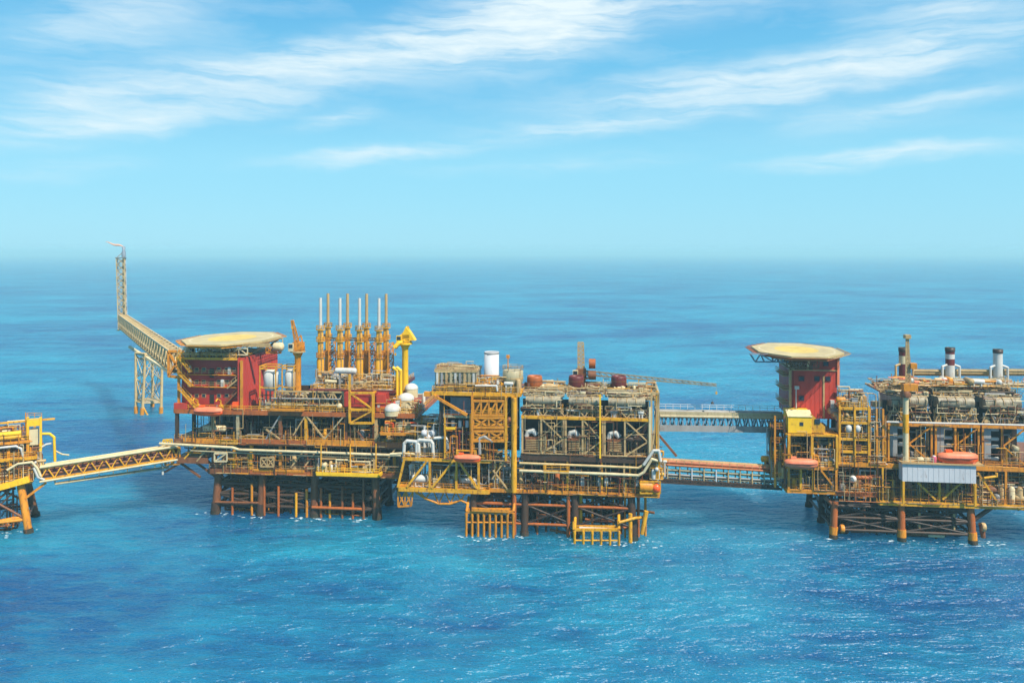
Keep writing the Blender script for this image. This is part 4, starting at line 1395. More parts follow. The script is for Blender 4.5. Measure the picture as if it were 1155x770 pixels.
# ------------------------------------------------------------------ compressor modules (both compression platforms have three)
def compressor(F, px0, px1, zb, zmid, ztop, v, label, frame, lat, dark_win, tan_hood='hood', depth=17, group='compressor modules', style=0):
    u0, u1 = F.P(px0, 500, v).x, F.P(px1, 500, v).x
    w = u1 - u0
    t = thing('compressor_module', label, 'compressor', F, V3((u0 + u1) / 2, v, zb), group)
    part('base', 'brown', t, 'box', V3(u0, v, zb + 0.003), V3(u1, v + depth, zb + 0.5))
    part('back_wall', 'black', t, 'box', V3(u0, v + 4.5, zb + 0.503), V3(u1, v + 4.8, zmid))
    # the two part front: dark opening at the left, lattice bay at the right
    xs = u0 + w * 0.46
    for x, mt in ((u0 + 0.25, frame), (xs, lat), (u1 - 0.25, frame)):
        part('column', mt, t, 'bar', (x, v, zb + 0.5), (x, v, zmid - 0.3), 0.42)
    part('top_beam', frame if style else 'yellow', t, 'box', V3(u0, v - 0.3, zmid - 0.3), V3(u1, v + 0.25, zmid + 0.35))
    H_ = zmid - 0.3 - zb - 0.5
    hb = zb + 0.5
    if style == 0:
        louv = part('louvre_box', 'brown', t, 'box', V3(u0 + w * 0.08, v + 0.4, hb + H_ * 0.08), V3(xs - w * 0.04, v + 2.6, hb + H_ * 0.44))
        m = MB()
        for k in range(6):
            zz = hb + H_ * (0.12 + 0.05 * k)
            m.bar((u0 + w * 0.1, v + 0.32, zz), (xs - w * 0.06, v + 0.32, zz), 0.12)
        m.build('slat', 'tan', louv)
        part('elbow_duct', 'white', t, 'pipe', [V3(u0 + w * 0.10, v + 1.6, hb + H_ * 0.44), V3(u0 + w * 0.14, v + 1.5, hb + H_ * 0.58), V3(u0 + w * 0.26, v + 1.3, hb + H_ * 0.62), V3(u0 + w * 0.34, v + 1.3, hb + H_ * 0.5)], 0.62, 12)
    else:
        part('panel', 'grey', t, 'box', V3(u0 + w * 0.06, v + 0.6, hb + H_ * 0.12), V3(u0 + w * 0.24, v + 1.2, hb + H_ * 0.98))
        for q in (0.10, 0.44, 0.66, 0.93):
            part('duct', 'white', t, 'drum', V3(u0 + w * 0.36, v + 1.6, hb + H_ * q), 0.42, w * 0.16, 'x', 12)
    # lattice bay
    m = MB()
    a, b = xs + 0.2, u1 - 0.45
    if style == 0:
        m.bar((a, v, zmid - 0.4), (b, v, hb + H_ * 0.42), 0.3)
        m.bar((a, v, hb + 0.1), (b, v, hb + H_ * 0.42), 0.3)
        m.bar((b, v + 0.4, zmid - 0.5), (a, v + 0.4, hb + H_ * 0.5), 0.22)
    else:
        m.bar((b, v, zmid - 0.4), (a, v, hb + H_ * 0.5), 0.3)
        m.bar((a, v, hb + H_ * 0.5), (b, v, hb + 0.1), 0.3)
    m.build('lattice', lat, t)
    clutter(t, xs + 0.5, u1 - 0.5, v + 1.0, v + 4, hb, zmid - 0.6, 9, int(px0), ['dark', 'grey', 'tan', 'brown', 'khaki', 'white'], 0.8)
    # dark pipe belt under the hood
    Hh = ztop - zmid
    part('manifold_floor', 'dark', t, 'box', V3(u0, v + 0.26, zmid + 0.0), V3(u1, v + depth, zmid + 0.3))
    part('back_wall', 'black', t, 'box', V3(u0, v + 3.4, zmid + 0.303), V3(u1, v + 3.7, zmid + Hh * 0.6))
    clutter(t, u0 + 0.4, u1 - 0.4, v + 0.5, v + 3, zmid + 0.302, zmid + Hh * 0.5, 20, int(px0) + 1, ['dark', 'grey', 'tan', 'brown', 'khaki', 'white', 'dark'], 0.6)
    m = MB()
    k = 6 if style else 4
    for i in range(k):
        x0, x1 = u0 + w * i / k, u0 + w * (i + 1) / k
        if i % 2:
            m.bar((x0, v + 0.2, zmid + Hh * 0.5), (x1, v + 0.2, zmid + 0.35), 0.2)
        else:
            m.bar((x0, v + 0.2, zmid + 0.35), (x1, v + 0.2, zmid + Hh * 0.5), 0.2)
    m.build('lattice', lat if style == 0 else 'tan', t)
    # hood: half cylinder air intake housing along the front and a long duct behind
    zc_ = zmid + Hh * 0.62
    r = Hh * 0.155
    m = MB()
    n = 10
    for s0, s1 in ((u0 + w * 0.10, u1 - w * 0.10),):
        vs, fs = [], []
        prof = [(v + r - r * math.cos(i * math.pi / (2 * n)), zc_ + r * math.sin(i * math.pi / (2 * n))) for i in range(-n + 1, n + 1)] + [(v + depth * 0.55, zc_ + r), (v + depth * 0.55, zc_ - r)]
        for x in (s0, s1):
            vs += [V3(x, a_, b_) for a_, b_ in prof]
        k_ = len(prof)
        fs = [(i, i + 1, k_ + i + 1, k_ + i) for i in range(k_ - 1)] + [(k_ - 1, 0, k_, 2 * k_ - 1)]
        m.add(vs, fs, False)
        m.add(vs[:k_], [tuple(range(k_))])
        m.add(vs[k_:], [tuple(range(k_))[::-1]])
    m.build('hood', tan_hood, t)
    tangle(t, u0 + 0.3, u1 - 0.3, v - 0.25, v + 0.05, zmid + Hh * 0.35, zc_ + r * 0.9, 26, int(px0) + 9, ['tan', 'dark', 'brown', 'khaki', 'cream'], (0.05, 0.1))
    tangle(t, u0 + 0.3, u1 - 0.3, v + r, v + 5, zc_ + r, zc_ + r + 1.6, 60, int(px0) + 8, ['tan', 'brown', 'khaki', 'cream', 'dark', 'grey'], (0.06, 0.13))
    for x in (u0 + w * 0.3, u0 + w * 0.5, u0 + w * 0.7):
        rb = [(v + r - (r + 0.07) * math.cos(i * math.pi / 20), zc_ + (r + 0.07) * math.sin(i * math.pi / 20)) for i in range(11)]
        part('hood_rib', 'tan', t, 'pipe', [V3(x, a_, b_) for a_, b_ in rb], 0.09, 5)
    part('top_deck', 'tan', t, 'box', V3(u0, v + depth * 0.3, zc_ + r + 0.003), V3(u1, v + depth, zc_ + r + 0.3))
    part('railing', 'tan', t, 'rail', [V3(u0, v + depth * 0.3, zc_ + r + 0.3), V3(u1, v + depth * 0.3, zc_ + r + 0.3)], 1.1, 0.06)
    clutter(t, u0 + 0.5, u1 - 0.5, v + depth * 0.34, v + depth * 0.8, zc_ + r + 0.3, zc_ + r + 2.2, 26, int(px0) + 2, ['tan', 'cream', 'khaki', 'brown', 'cream'], 0.6)
    clutter(t, u0 + 0.5, u1 - 0.5, v + r + 0.2, v + depth * 0.34, zc_ + r, zc_ + r + 1.3, 14, int(px0) + 3, ['tan', 'cream', 'khaki', 'dark', 'grey'], 0.45)
    return t, (u0 + u1) / 2, zc_ + r + 0.3


top3 = z3(441)
pos = [(588, 637), (637, 681), (681, 733)]
lbs = ['compressor module with a weathered hood next to the thick yellow column', 'compressor module standing between two others under the middle rusty drum', 'compressor module at the right end of the hall under the maroon drum']
drums = [(603, 'rustorange', 'rusty orange drum on the roof nearest the white stack'), (650, 'maroon', 'dark maroon drum on the roof beside the crane mast'), (698, 'maroon', 'dark maroon drum on the roof under the long crane boom')]
for (a, b), lb in zip(pos, lbs):
    compressor(F3, a, b, m3 + 0.003, t3, top3, 0.6, lb, 'tan', 'tan', 'black', depth=17)
dz = None
for k, (px, mt, lb) in enumerate(drums):
    v = 8.5
    c = H(px, 437, v)
    r = (u3(px + 8.6, v) - u3(px - 8.6, v)) / 2
    hgt = H(px, 423.5, v).z - c.z
    t = thing('roof_drum', lb, 'drum', F3, V3(c.x, v, top3), 'rusty drums along the roof')
    part('shell', mt, t, 'lathe', c, [(r * 0.8, 0), (r * 0.97, 0.35), (r, hgt * 0.3), (r, hgt * 0.85), (r * 0.92, hgt), (r * 0.8, hgt), (r * 0.8, hgt - 0.8)], 'z', 22)
    part('rim', 'brown', t, 'lathe', c + V3(0, 0, hgt * 0.55), [(r + 0.06, 0), (r + 0.06, 0.2)], 'z', 22)
    part('neck', 'cream', t, 'lathe', V3(c.x, v, top3 - 0.6), [(r * 0.9, 0), (r * 0.75, c.z - top3 + 0.6)], 'z', 18)
# frame at the right end of the hall
part('truss', 'tan', P3, 'truss', V3(e3 - 1.6, 0.7, m3 + 0.02), V3(e3, 0.7, m3 + 0.02), V3(e3 - 1.6, 0.7, top3), V3(e3, 0.7, top3), 1, 0.4, '/')
part('truss', 'tan', P3, 'truss', V3(e3, 0.7, m3 + 0.02), V3(e3, 17, m3 + 0.02), V3(e3, 0.7, t3), V3(e3, 17, t3), 4, 0.35, 'X')
part('truss', 'khaki', P3, 'truss', V3(e3, 0.7, t3 + 0.5), V3(e3, 17, t3 + 0.5), V3(e3, 0.7, top3), V3(e3, 17, top3), 5, 0.35, 'W')
part('beam', 'cream', P3, 'box', V3(e3 - 2.2, 0.2, m3 + 0.1), V3(e3 - 1.7, 0.6, t3 + 3))
clutter(P3, u3(722), u3(742), 3, 16, top3 - 2, top3 + 0.8, 14, 47, ['tan', 'cream', 'orange', 'khaki'], 0.7)
column(P3, u3(677), -0.2, m3, z3(443), 0.36, 'bright')
# crane with its boom lowered over the roof
cr3 = crane(F3, u3(655, 14), 14, top3 - 1, H(655, 427, 14).z, H(808, 434, 10), 'rusty pedestal crane with a long boom lowered to the right over the roof', 'brown', boommat='hood')
bt = H(808, 434.5, 10)
part('gantry', 'tan', cr3, 'truss', H(652, 418, 14), H(652, 386, 14), H(659, 418, 14), H(658, 386, 14), 7, 0.22, 'X')
part('winch_drum', 'rustorange', cr3, 'lathe', H(668, 410, 13), [(1.2, -0.8), (1.2, 0.8)], 'x', 14)
part('winch_drum', 'brown', cr3, 'lathe', H(668, 423, 12), [(1.1, -0.9), (1.1, 0.9)], 'x', 14)
# lifeboat of the third platform
lifeboat(F3, H(527, 516.5, -2.0), 6.2, 'orange lifeboat at the yellow frame above the orange boat landing')
d_ = thing('davit', 'yellow davit frame holding the lifeboat of the middle platform', 'davit', F3, H(527, 512, -0.2), 'yellow davits')
for px in (517, 537):
    part('arm', 'yellow', d_, 'pipe', [V3(u3(px), -0.1, fz1 + 0.08), V3(u3(px), -0.3, fz1 + 2.1), V3(u3(px), -2.0, fz1 + 2.5), V3(u3(px), -2.0, fz1 + 1.6)], 0.18, 6)
part('beam', 'yellow', d_, 'bar', V3(u3(517), -0.3, fz1 + 2.1), V3(u3(537), -0.3, fz1 + 2.1), 0.25)

# ------------------------------------------------------------------ right hand platform
F4 = Frame(1020, 186.0, -7)
K = F4.P


def z4(py, px=1020, v=0):
    return K(px, py, v).z


def u4(px, v=0):
    return K(px, 500, v).x


P4 = thing('right_platform', 'orange platform at the right with a red tower and three banded stacks', 'oil platform', F4, V3(0, 0, 0), 'offshore platforms')
P4.name = 'gas_platform'
BASE[P4.name] = V3(0, 0, 0)
c4, m4, t4 = z4(565), z4(524), z4(480)
w4 = u4(1230)
jacket(P4, [u4(943), u4(1018.5), u4(1097)], [1.2, 12.0, 24.0], c4 - 0.9, 0.80, ['rustorange', 'black', 'dark'], [2.0, 4.8, 7.4], 3, foot='orange', batter=0.05)
rd = random.Random(61)
for k in range(34):
    u = u4(952) + (u4(1090) - u4(952)) * rd.random()
    v = rd.uniform(3, 20)
    part('conductor', rd.choice(['dark', 'black', 'brown', 'dark', 'tan']), P4, 'tube', V3(u, v, -6), V3(u, v, c4 - 0.5), rd.uniform(0.2, 0.42), None, 8)
for px, mt in ((1037, 'tan'), (1076, 'tan'), (975, 'brown')):
    part('riser', mt, P4, 'tube', K(px, 570, 1.4), K(px, 598, 1.4), 0.28, None, 8)
for z in (2.0, 4.6, 7.2):
    part('walkway', 'dark', P4, 'box', V3(u4(946), 2.5, z - 0.5), V3(u4(1096), 5.0, z - 0.2))
    part('railing', 'dark', P4, 'rail', [V3(u4(946), 2.5, z - 0.2), V3(u4(1096), 2.5, z - 0.2)])
tangle(P4, u4(950), u4(1094), 3, 20, 0.5, c4 - 0.8, 280, 903, ['dark', 'dark', 'brown', 'brown', 'tan'], (0.12, 0.28))
part('raft', 'cream', P4, 'drum', K(1056, 603.5, 1.6), 0.45, 3.2, 'x', 10)
part('brace', 'dark', P4, 'tube', K(1098, 586, 1.2), K(1120, 571, 1.2), 0.5, None, 8)
part('brace', 'brown', P4, 'tube', K(940, 570, 1.2), K(930, 560, 1.2), 0.5, None, 8)
bmp = part('boat_bumper', 'brown', P4, 'tube', K(1107, 590, 1.5), K(1109, 606, 1.5), 0.7, 0.5, 10)
part('tyre_fender', 'tan', P4, 'lathe', K(1109, 594, 1.0), [(0.9, -0.4), (1.0, 0), (0.9, 0.4)], 'x', 12)
part('tyre_fender', 'orange', P4, 'lathe', K(950, 596, 0.4), [(0.9, -0.4), (1.0, 0), (0.9, 0.4)], 'x', 12)

deck(P4, u4(992), w4, 0.0, 27, c4, edge='yellow', eh=1.0, rails='orange', slab='dark')
deck(P4, u4(941), u4(991), 0.8, 27, z4(556, 960), edge='rustorange', eh=0.9, rails='orange', slab='dark')
deck(P4, u4(944), w4, 0.6, 27, m4, edge='orange', eh=0.9, rails='orange', slab='brown')
for px, mt in ((996, 'yellow'), (1018, 'yellow'), (1060, 'yellow'), (1099, 'yellow'), (1135, 'orange'), (1160, 'yellow'), (1190, 'orange')):
    column(P4, u4(px), 0.3, c4 + 0.02, m4 - 0.9, 0.45, mt)
for a, b, c, d in ((1035, 544, 1055, 563), (1084, 544, 1063, 563), (1103, 533, 1125, 566)):
    brace(P4, K(a, b, -0.2), K(c, d, -0.2), 0.4, 'yellow')
part('dark_backing', 'black', P4, 'box', V3(u4(945, 9), 9, z4(556, 960) + 0.02), V3(w4, 9.3, m4 - 0.4))  # added dark backing, stands in for shade between decks
clutter(P4, u4(994), u4(1100), 0.8, 7, c4 + 0.02, m4 - 0.7, 52, 62, ['dark', 'orange', 'tan', 'brown', 'maroon', 'grey', 'yellow'])
clutter(P4, u4(1100), u4(1170), 0.8, 7, c4 + 0.02, m4 - 0.7, 46, 63, ['cream', 'orange', 'tan', 'brown', 'white', 'grey', 'yellow'])
clutter(P4, u4(944), u4(992), 1.4, 7, z4(556, 960) + 0.02, m4 - 0.7, 24, 64, ['rustorange', 'white', 'brown', 'dark', 'orange', 'tan'])
for px, py in ((950, 549), (962, 540)):
    part('valve_body', 'white', P4, 'ball', K(px, py, 1.2), 0.85, None, 10, 6)
# living quarters tower
l0, l1 = u4(892, 6), u4(944, 6)
lz0, lz1 = z4(472, 918, 6), z4(404, 918, 6)
T4 = thing('accommodation_block', 'tall plain red accommodation tower carrying the overhanging right helideck', 'building', F4, V3((l0 + l1) / 2, 6, lz0), 'red accommodation blocks')
zr2 = K(918, 418, 6).z
part('wall', 'red', T4, 'box', V3(l0 + 0.6, 6, lz0), V3(l1, 20, zr2))
part('side_wall', 'deepred_shade', T4, 'box', V3(l0, 6.3, lz0), V3(l0 + 0.597, 20, zr2))  # face turned from the sun, its shade put into the colour
part('upper_room', 'red', T4, 'box', V3(u4(917, 6.2), 6.15, zr2 + 0.25), V3(l1 - 0.003, 18, lz1 + 0.2))
part('cornice', 'tan', T4, 'box', V3(l0 - 0.2, 5.8, zr2 + 0.003), V3(l1 + 0.5, 20.2, zr2 + 0.25))
part('corner_post', 'salmon', T4, 'box', V3(l1 + 0.003, 5.7, lz0 + 8), V3(l1 + 0.55, 6.6, lz1 + 0.2))
part('corner_post', 'tan', T4, 'box', V3(l0 - 0.45, 5.7, lz0), V3(l0 + 0.1, 6.2, zr2))
part('downpipe', 'tan', T4, 'box', V3(u4(928, 6), 5.8, lz0 + 0.2), V3(u4(930, 6), 5.997, zr2 - 1.2))
for px, py in ((904, 427), (921.5, 427), (934, 427), (904, 449), (931.5, 410)):
    c = K(px, py, 5.9)
    w_ = part('window', 'maroon', T4, 'box', c + V3(-0.65, -0.06, -0.6), c + V3(0.65, 0.097, 0.6))
    part('pane', 'glass', w_, 'box', c + V3(-0.48, -0.09, -0.45), c + V3(0.48, -0.063, 0.45))
m = MB()
for k in range(9):
    x = l0 + 1.2 + k * (l1 - l0 - 1.8) / 8
    m.box((x - 0.05, 5.94, lz0 + 0.2), (x + 0.05, 5.998, zr2 - 0.2))
m.build('cladding_seam', 'red', T4)
part('lamp_post', 'white', T4, 'tube', K(898, 460, 5.2), K(898, 437, 5.2), 0.16, None, 6)
part('lamp_head', 'white', T4, 'box', K(896.5, 439, 5.0), K(901, 435, 5.5))
part('locker', 'white', T4, 'box', K(937, 461, 5.3), K(940.5, 451, 5.95))
for py in (424, 440, 456):
    zz = K(890, py, 6).z
    part('landing', 'tan', T4, 'box', V3(l0 - 1.8, 6.5, zz - 0.15), V3(l0 - 0.003, 15, zz))
    part('railing', 'tan', T4, 'rail', [V3(l0 - 1.7, 15, zz), V3(l0 - 1.7, 6.6, zz), V3(l0, 6.6, zz)])
zh4 = K(898, 395, 9).z
HD4 = helideck(F4, K(898, 395, 11).x, 11.0, 9.7, 14.0, zh4, 'pale octagonal helideck jutting out to the left over the red tower', [(l0 + 1, 7, zr2, -4.0, -1), (l0 + 3, 18, zr2, -3, 3), (l0 + 4, 7, zr2, 0, -2), (l1 - 1, 8, lz1, 0, 0)], net='rustorange', tu=(-0.45, 0.3), tm='brown')
part('under_frame', 'bluegrey', HD4, 'truss', K(852, 408, 4), K(893, 408, 4), K(846, 399, 3), K(893, 400, 3), 4, 0.25, 'W')
part('sign_board', 'white', HD4, 'box', K(931, 404, -4.2), K(945, 394, -4.15)) if False else None
# yellow cabin on its frame
YC = thing('control_cabin', 'bright yellow cabin with sloping roof on tall orange posts', 'cabin', F4, V3(u4(903), 1.5, z4(490, 905)), None)
p0, p1 = K(889, 488, 0.2), K(915.5, 470.5, 0.2)
zt = K(905, 462, 3.4).z
m = MB()
m.prism([V3(p0.x, 0.2, p0.z), V3(p0.x, 0.2, p1.z), V3(p0.x, 2.6, zt), V3(p0.x, 5.6, zt), V3(p0.x, 5.6, p0.z)][::-1], V3(p1.x - p0.x, 0, 0))
m.build('body', 'bright', YC)
m = MB()
q1 = K(931, 484, 0.2)
m.prism([V3(p1.x + 0.003, 5.0, zt - 0.4), V3(p1.x + 0.003, 5.0, p0.z + 0.1), V3(q1.x, 5.0, p0.z + 0.1), V3(q1.x, 5.0, q1.z + 0.6)], V3(0, -4.6, 0))
m.build('lean_to', 'yellow', YC)
part('roof', 'cream', YC, 'prism', [V3(p0.x - 0.15, 0.05, p1.z + 0.03), V3(p1.x + 0.15, 0.05, p1.z + 0.03), V3(p1.x + 0.15, 2.55, zt + 0.05), V3(p0.x - 0.15, 2.55, zt + 0.05)], V3(0, 0, 0.14))
c = K(904, 478, 0.19)
part('window', 'glass', YC, 'box', c + V3(-0.42, -0.05, -0.42), c + V3(0.42, 0.008, 0.42))
c = K(922, 475, 0.3)
part('window', 'glass', YC, 'box', c + V3(-0.6, -0.05, -0.6), c + V3(0.6, 0.098, 0.5))
# steel frame below the cabin
bz = z4(552, 905)
deck(P4, u4(888), u4(941), 0.0, 14, bz, edge='orange', eh=0.8, rails='orange', slab='dark')
deck(P4, u4(888), u4(944), 0.0, 14, z4(526, 905), edge='orange', eh=0.6, rails='yellow', slab='brown')
deck(P4, u4(888), u4(944), 0.1, 14, z4(489.5, 905), edge='yellow', eh=0.4, rails=None, slab='yellow')
for px, mt in ((889.5, 'yellow'), (915.5, 'yellow'), (943.5, 'yellow')):
    part('column', mt, P4, 'bar', V3(u4(px), -0.35, z4(526, 905) + 0.07), V3(u4(px), -0.35, z4(490, 905)), 0.55)
for px, mt in ((889.5, 'orange'), (903, 'yellow'), (917, 'yellow'), (943, 'orange')):
    part('column', mt, P4, 'bar', V3(u4(px), -0.1, bz + 0.07), V3(u4(px), -0.1, z4(526, 905) - 0.6), 0.48)
brace(P4, K(926, 530, -0.1), K(940, 548, -0.1), 0.4, 'orange')
part('dark_backing', 'black', P4, 'box', V3(u4(890, 8), 8, bz + 0.02), V3(u4(943, 8), 8.3, z4(491, 905)))
clutter(P4, u4(891), u4(914), 1, 7, z4(526, 905) + 0.02, z4(492, 905), 22, 65, ['maroon', 'dark', 'brown', 'yellow', 'tan'])
clutter(P4, u4(917), u4(942), 0.6, 6, z4(526, 905) + 0.02, z4(490, 905), 34, 66, ['cream', 'orange', 'tan', 'maroon', 'grey', 'yellow'], 0.9)
clutter(P4, u4(891), u4(940), 0.8, 7, bz + 0.02, z4(528, 905), 28, 67, ['dark', 'grey', 'yellow', 'tan', 'bluegrey'])
clutter(P4, u4(872), u4(888), 1.5, 9, z4(540, 880), z4(480, 880), 34, 68, ['brown', 'orange', 'dark', 'tan', 'yellow', 'white'], 0.9)
for py in (540, 520, 500, 484):
    zz = z4(py, 880)
    part('landing', 'brown', P4, 'box', V3(u4(873), 1.0, zz - 0.2), V3(u4(887.5), 10, zz))
    part('railing', 'orange', P4, 'rail', [V3(u4(873), 1.05, zz), V3(u4(887), 1.05, zz)])
for px in (875, 886):
    part('column', 'orange' if px == 875 else 'brown', P4, 'bar', V3(u4(px), 1.0, z4(551, 880)), V3(u4(px), 1.0, z4(470, 880)), 0.4)
part('bracket', 'dark', P4, 'box', K(868, 502, 3), K(876, 483, 5))
lifeboat(F4, K(903.5, 522, -1.9), 7.4, 'faded orange lifeboat under the yellow cabin', 'salmon')
for a, b in ((884, 'left'), (922, 'right')):
    d_ = thing('davit', 'orange davit post at the %s of the faded lifeboat under the cabin' % b, 'davit', F4, V3(u4(a), -0.3, z4(526, 905) + 0.06), 'yellow davits')
    part('arm', 'orange', d_, 'pipe', [V3(u4(a), -0.3, z4(526, 905) + 0.08), V3(u4(a), -0.5, z4(513, 905)), V3(u4(a) + (1.2 if b == 'left' else -1.2), -1.9, z4(511, 905)), V3(u4(a) + (1.2 if b == 'left' else -1.2), -1.9, z4(516, 905))], 0.18, 6)
# yellow scaffold module right of the tower
SM = thing('pipe_module', 'yellow three storey pipe module beside the red tower', 'pipe module', F4, V3(u4(966), 0.5, m4), None)
s0, s1 = u4(947, 0.5), u4(980, 0.5)
for py, eh in ((509, .5), (495, .45), (476.5, .45), (460, .55)):
    zz = z4(py, 966)
    part('deck', 'brown', SM, 'box', V3(s0, 0.8, zz - 0.3), V3(s1, 11, zz))
    part('beam', 'yellow', SM, 'box', V3(s0 - 0.1, 0.4, zz - eh), V3(s1 + 0.1, 0.797, zz + 0.1))
    part('railing', 'yellow', SM, 'rail', [V3(s0, 0.5, zz), V3(s1, 0.5, zz)])
for px in (947, 964, 980):
    part('post', 'yellow', SM, 'bar', V3(u4(px, .5), 0.5, m4 + 0.02), V3(u4(px, .5), 0.5, z4(458, 966)), 0.42)
    part('post', 'orange', SM, 'bar', V3(u4(px, .5), 10.5, m4 + 0.02), V3(u4(px, .5), 10.5, z4(458, 966)), 0.42)
for py0, py1, n, sdd in ((509, 496, 22, 71), (495, 478, 24, 72), (476.5, 461, 24, 73), (460, 440, 30, 74), (523, 510, 22, 75)):
    clutter(SM, s0 + 0.4, s1 - 0.4, 1, 7, z4(py0, 966) + 0.02, z4(py1, 966), n, sdd, ['tan', 'cream', 'white', 'orange', 'khaki', 'brown', 'grey'] if py0 < 500 else ['dark', 'brown', 'tan', 'orange', 'khaki'], 0.85)
part('dark_backing', 'dark', SM, 'box', V3(s0, 7.6, m4 + 0.02), V3(s1, 7.9, z4(460, 966) - 0.3))
for px in (957, 967):
    part('valve_body', 'white', SM, 'ball', K(px, 483, 0.9), 0.8, 1.0, 10, 6)
clutter(P4, u4(981), u4(1000), 0.8, 6, m4 + 0.02, z4(458), 40, 76, ['grey', 'tan', 'orange', 'yellow', 'lgrey', 'khaki', 'dark'], 0.9)
for px in (982, 990, 997):
    column(P4, u4(px), 0.6, m4 + 0.02, z4(462), 0.4, 'orange')
part('pipe_rack', 'khaki', P4, 'box', K(984, 459, 5), K(1002, 452, 6.5))
# compressors with banded stacks
top4 = z4(439)
xs4 = [(1001, 1052), (1054, 1105), (1107, 1158), (1160, 1211)]
lb4 = ['compressor module with orange frame behind the pale crane post', 'compressor module with orange frame behind the lifeboat on the grey box', 'compressor module with orange frame at the right edge of the picture', 'compressor module with orange frame beyond the right edge']
for (a, b), lb in zip(xs4[:3], lb4):
    compressor(F4, a, b, m4 + 0.003, t4, top4, 1.2, lb, 'orange', 'orange', 'black', depth=17, group='orange framed compressor modules', style=1)
clutter(P4, w4 - 12, w4 - 1, 1.5, 8, m4 + 0.02, t4, 14, 77, MIDPAL)


def banded(px, tops, label, lower, bands):
    v = 9.0
    c = K(px, 442, v)
    r = (u4(px + 5.1, v) - u4(px - 5.1, v)) / 2
    t = thing('banded_stack', label, 'exhaust stack', F4, V3(c.x, v, top4), 'banded stacks of the right platform')
    zs = [K(px, y, v).z for y in tops]
    part('shell', lower, t, 'lathe', V3(c.x, v, top4 - 0.5), [(r * 1.02, 0), (r * 1.02, zs[0] - top4 + 0.5)], 'z', 20)
    for (za, zb_, mt) in zip(zs, zs[1:], bands):
        part('band', mt, t, 'lathe', V3(c.x, v, za + 0.002), [(r, 0), (r, zb_ - za - 0.004)], 'z', 20)
    zt_ = zs[-1]
    part('cap', 'black', t, 'lathe', V3(c.x, v, zt_), [(r * 1.1, 0), (r * 1.1, 0.9), (r * 0.9, 0.9), (r * 0.9, 0.1)], 'z', 20)
    for s_ in (-1, 1):
        part('side_pipe', 'white' if lower != 'maroon' else 'tan', t, 'pipe', [V3(c.x + s_ * (r + 0.9), v - 0.6, top4), V3(c.x + s_ * (r + 0.9), v - 0.6, top4 + 4.2), V3(c.x + s_ * (r - 0.2), v - 0.4, top4 + 4.6)], 0.28, 8)
    part('platform_ring', 'tan', t, 'lathe', V3(c.x, v, top4 + 0.6), [(r + 1.0, 0), (r + 1.0, 0.15)], 'z', 16)
    part('railing', 'cream', t, 'rail', [V3(c.x + (r + 0.95) * math.cos(i * math.pi / 4), v + (r + 0.95) * math.sin(i * math.pi / 4), top4 + 0.75) for i in range(9)], 1.1, 0.06)
    return t


banded(1019, [425, 410, 401, 396], 'maroon stack with pale bands behind the crane mast', 'maroon', ['maroon', 'cream', 'maroon'])
banded(1071.5, [411.5, 404.5, 399, 396], 'white stack with two maroon bands at its top', 'white', ['maroon', 'white', 'maroon'])
banded(1125.5, [405, 400, 398], 'plain white stack with dark cap, rightmost of the three', 'white', ['white', 'white'])
for a, b in ((1030, 1066), (1078, 1120), (1132, 1190)):
    m = MB()
    m.tube(K(a, 420, 10), K(b, 420.5, 10), 0.75, None, 12)
    m.build('cross_duct', 'tan', P4)
    part('cross_duct_rail', 'khaki', P4, 'box', K(a, 417, 9), K(b, 416.4, 9.2))
clutter(P4, u4(1003, 6), u4(1155, 6), 4, 7, top4 + 0.4, z4(430), 60, 78, ['cream', 'tan', 'orange', 'khaki', 'white', 'salmon'], 0.75)
# crane of the right platform
c4r = thing('pedestal_crane', 'pale yellow crane post with an orange cab and upright tan lattice boom', 'crane', F4, V3(u4(1021.5, -0.6), -0.6, z4(526)), None)
part('pedestal', 'cream', c4r, 'lathe', V3(u4(1021.5, -.6), -0.6, z4(526)), [(0.62, 0), (0.62, z4(447) - z4(526))], 'z', 14)
part('paint_band', 'yellow', c4r, 'lathe', V3(u4(1021.5, -.6), -0.6, z4(487)), [(0.66, 0), (0.66, z4(466) - z4(487))], 'z', 14)
part('slew_ring', 'brown', c4r, 'lathe', V3(u4(1021.5, -.6), -0.6, z4(447)), [(1.1, 0), (1.2, 0.8), (0.9, 1.4)], 'z', 14)
part('machinery_house', 'orange', c4r, 'box', K(1019.5, 441, -1.4), K(1031.5, 432, 0.8))
part('boom', 'tan', c4r, 'truss', K(1021.5, 446, -.6), K(1022, 379, -.6), K(1028, 446, -.6), K(1024.5, 379, -.6), 14, 0.16, 'X')
part('boom_back', 'brown', c4r, 'truss', K(1021.5, 446, .4), K(1022, 384, .4), K(1028, 446, .4), K(1024.5, 384, .4), 14, 0.14, 'X')
part('boom_head', 'tan', c4r, 'box', K(1021.5, 382, -1.0), K(1025, 377, 0.6))
part('operator_cab', 'orange', c4r, 'box', K(1027.5, 416, -1.2), K(1032, 409, 0.2))
part('pendant_rope', 'grey', c4r, 'bar', K(1023, 379, -.4), K(1031, 432, 0.3), 0.08)
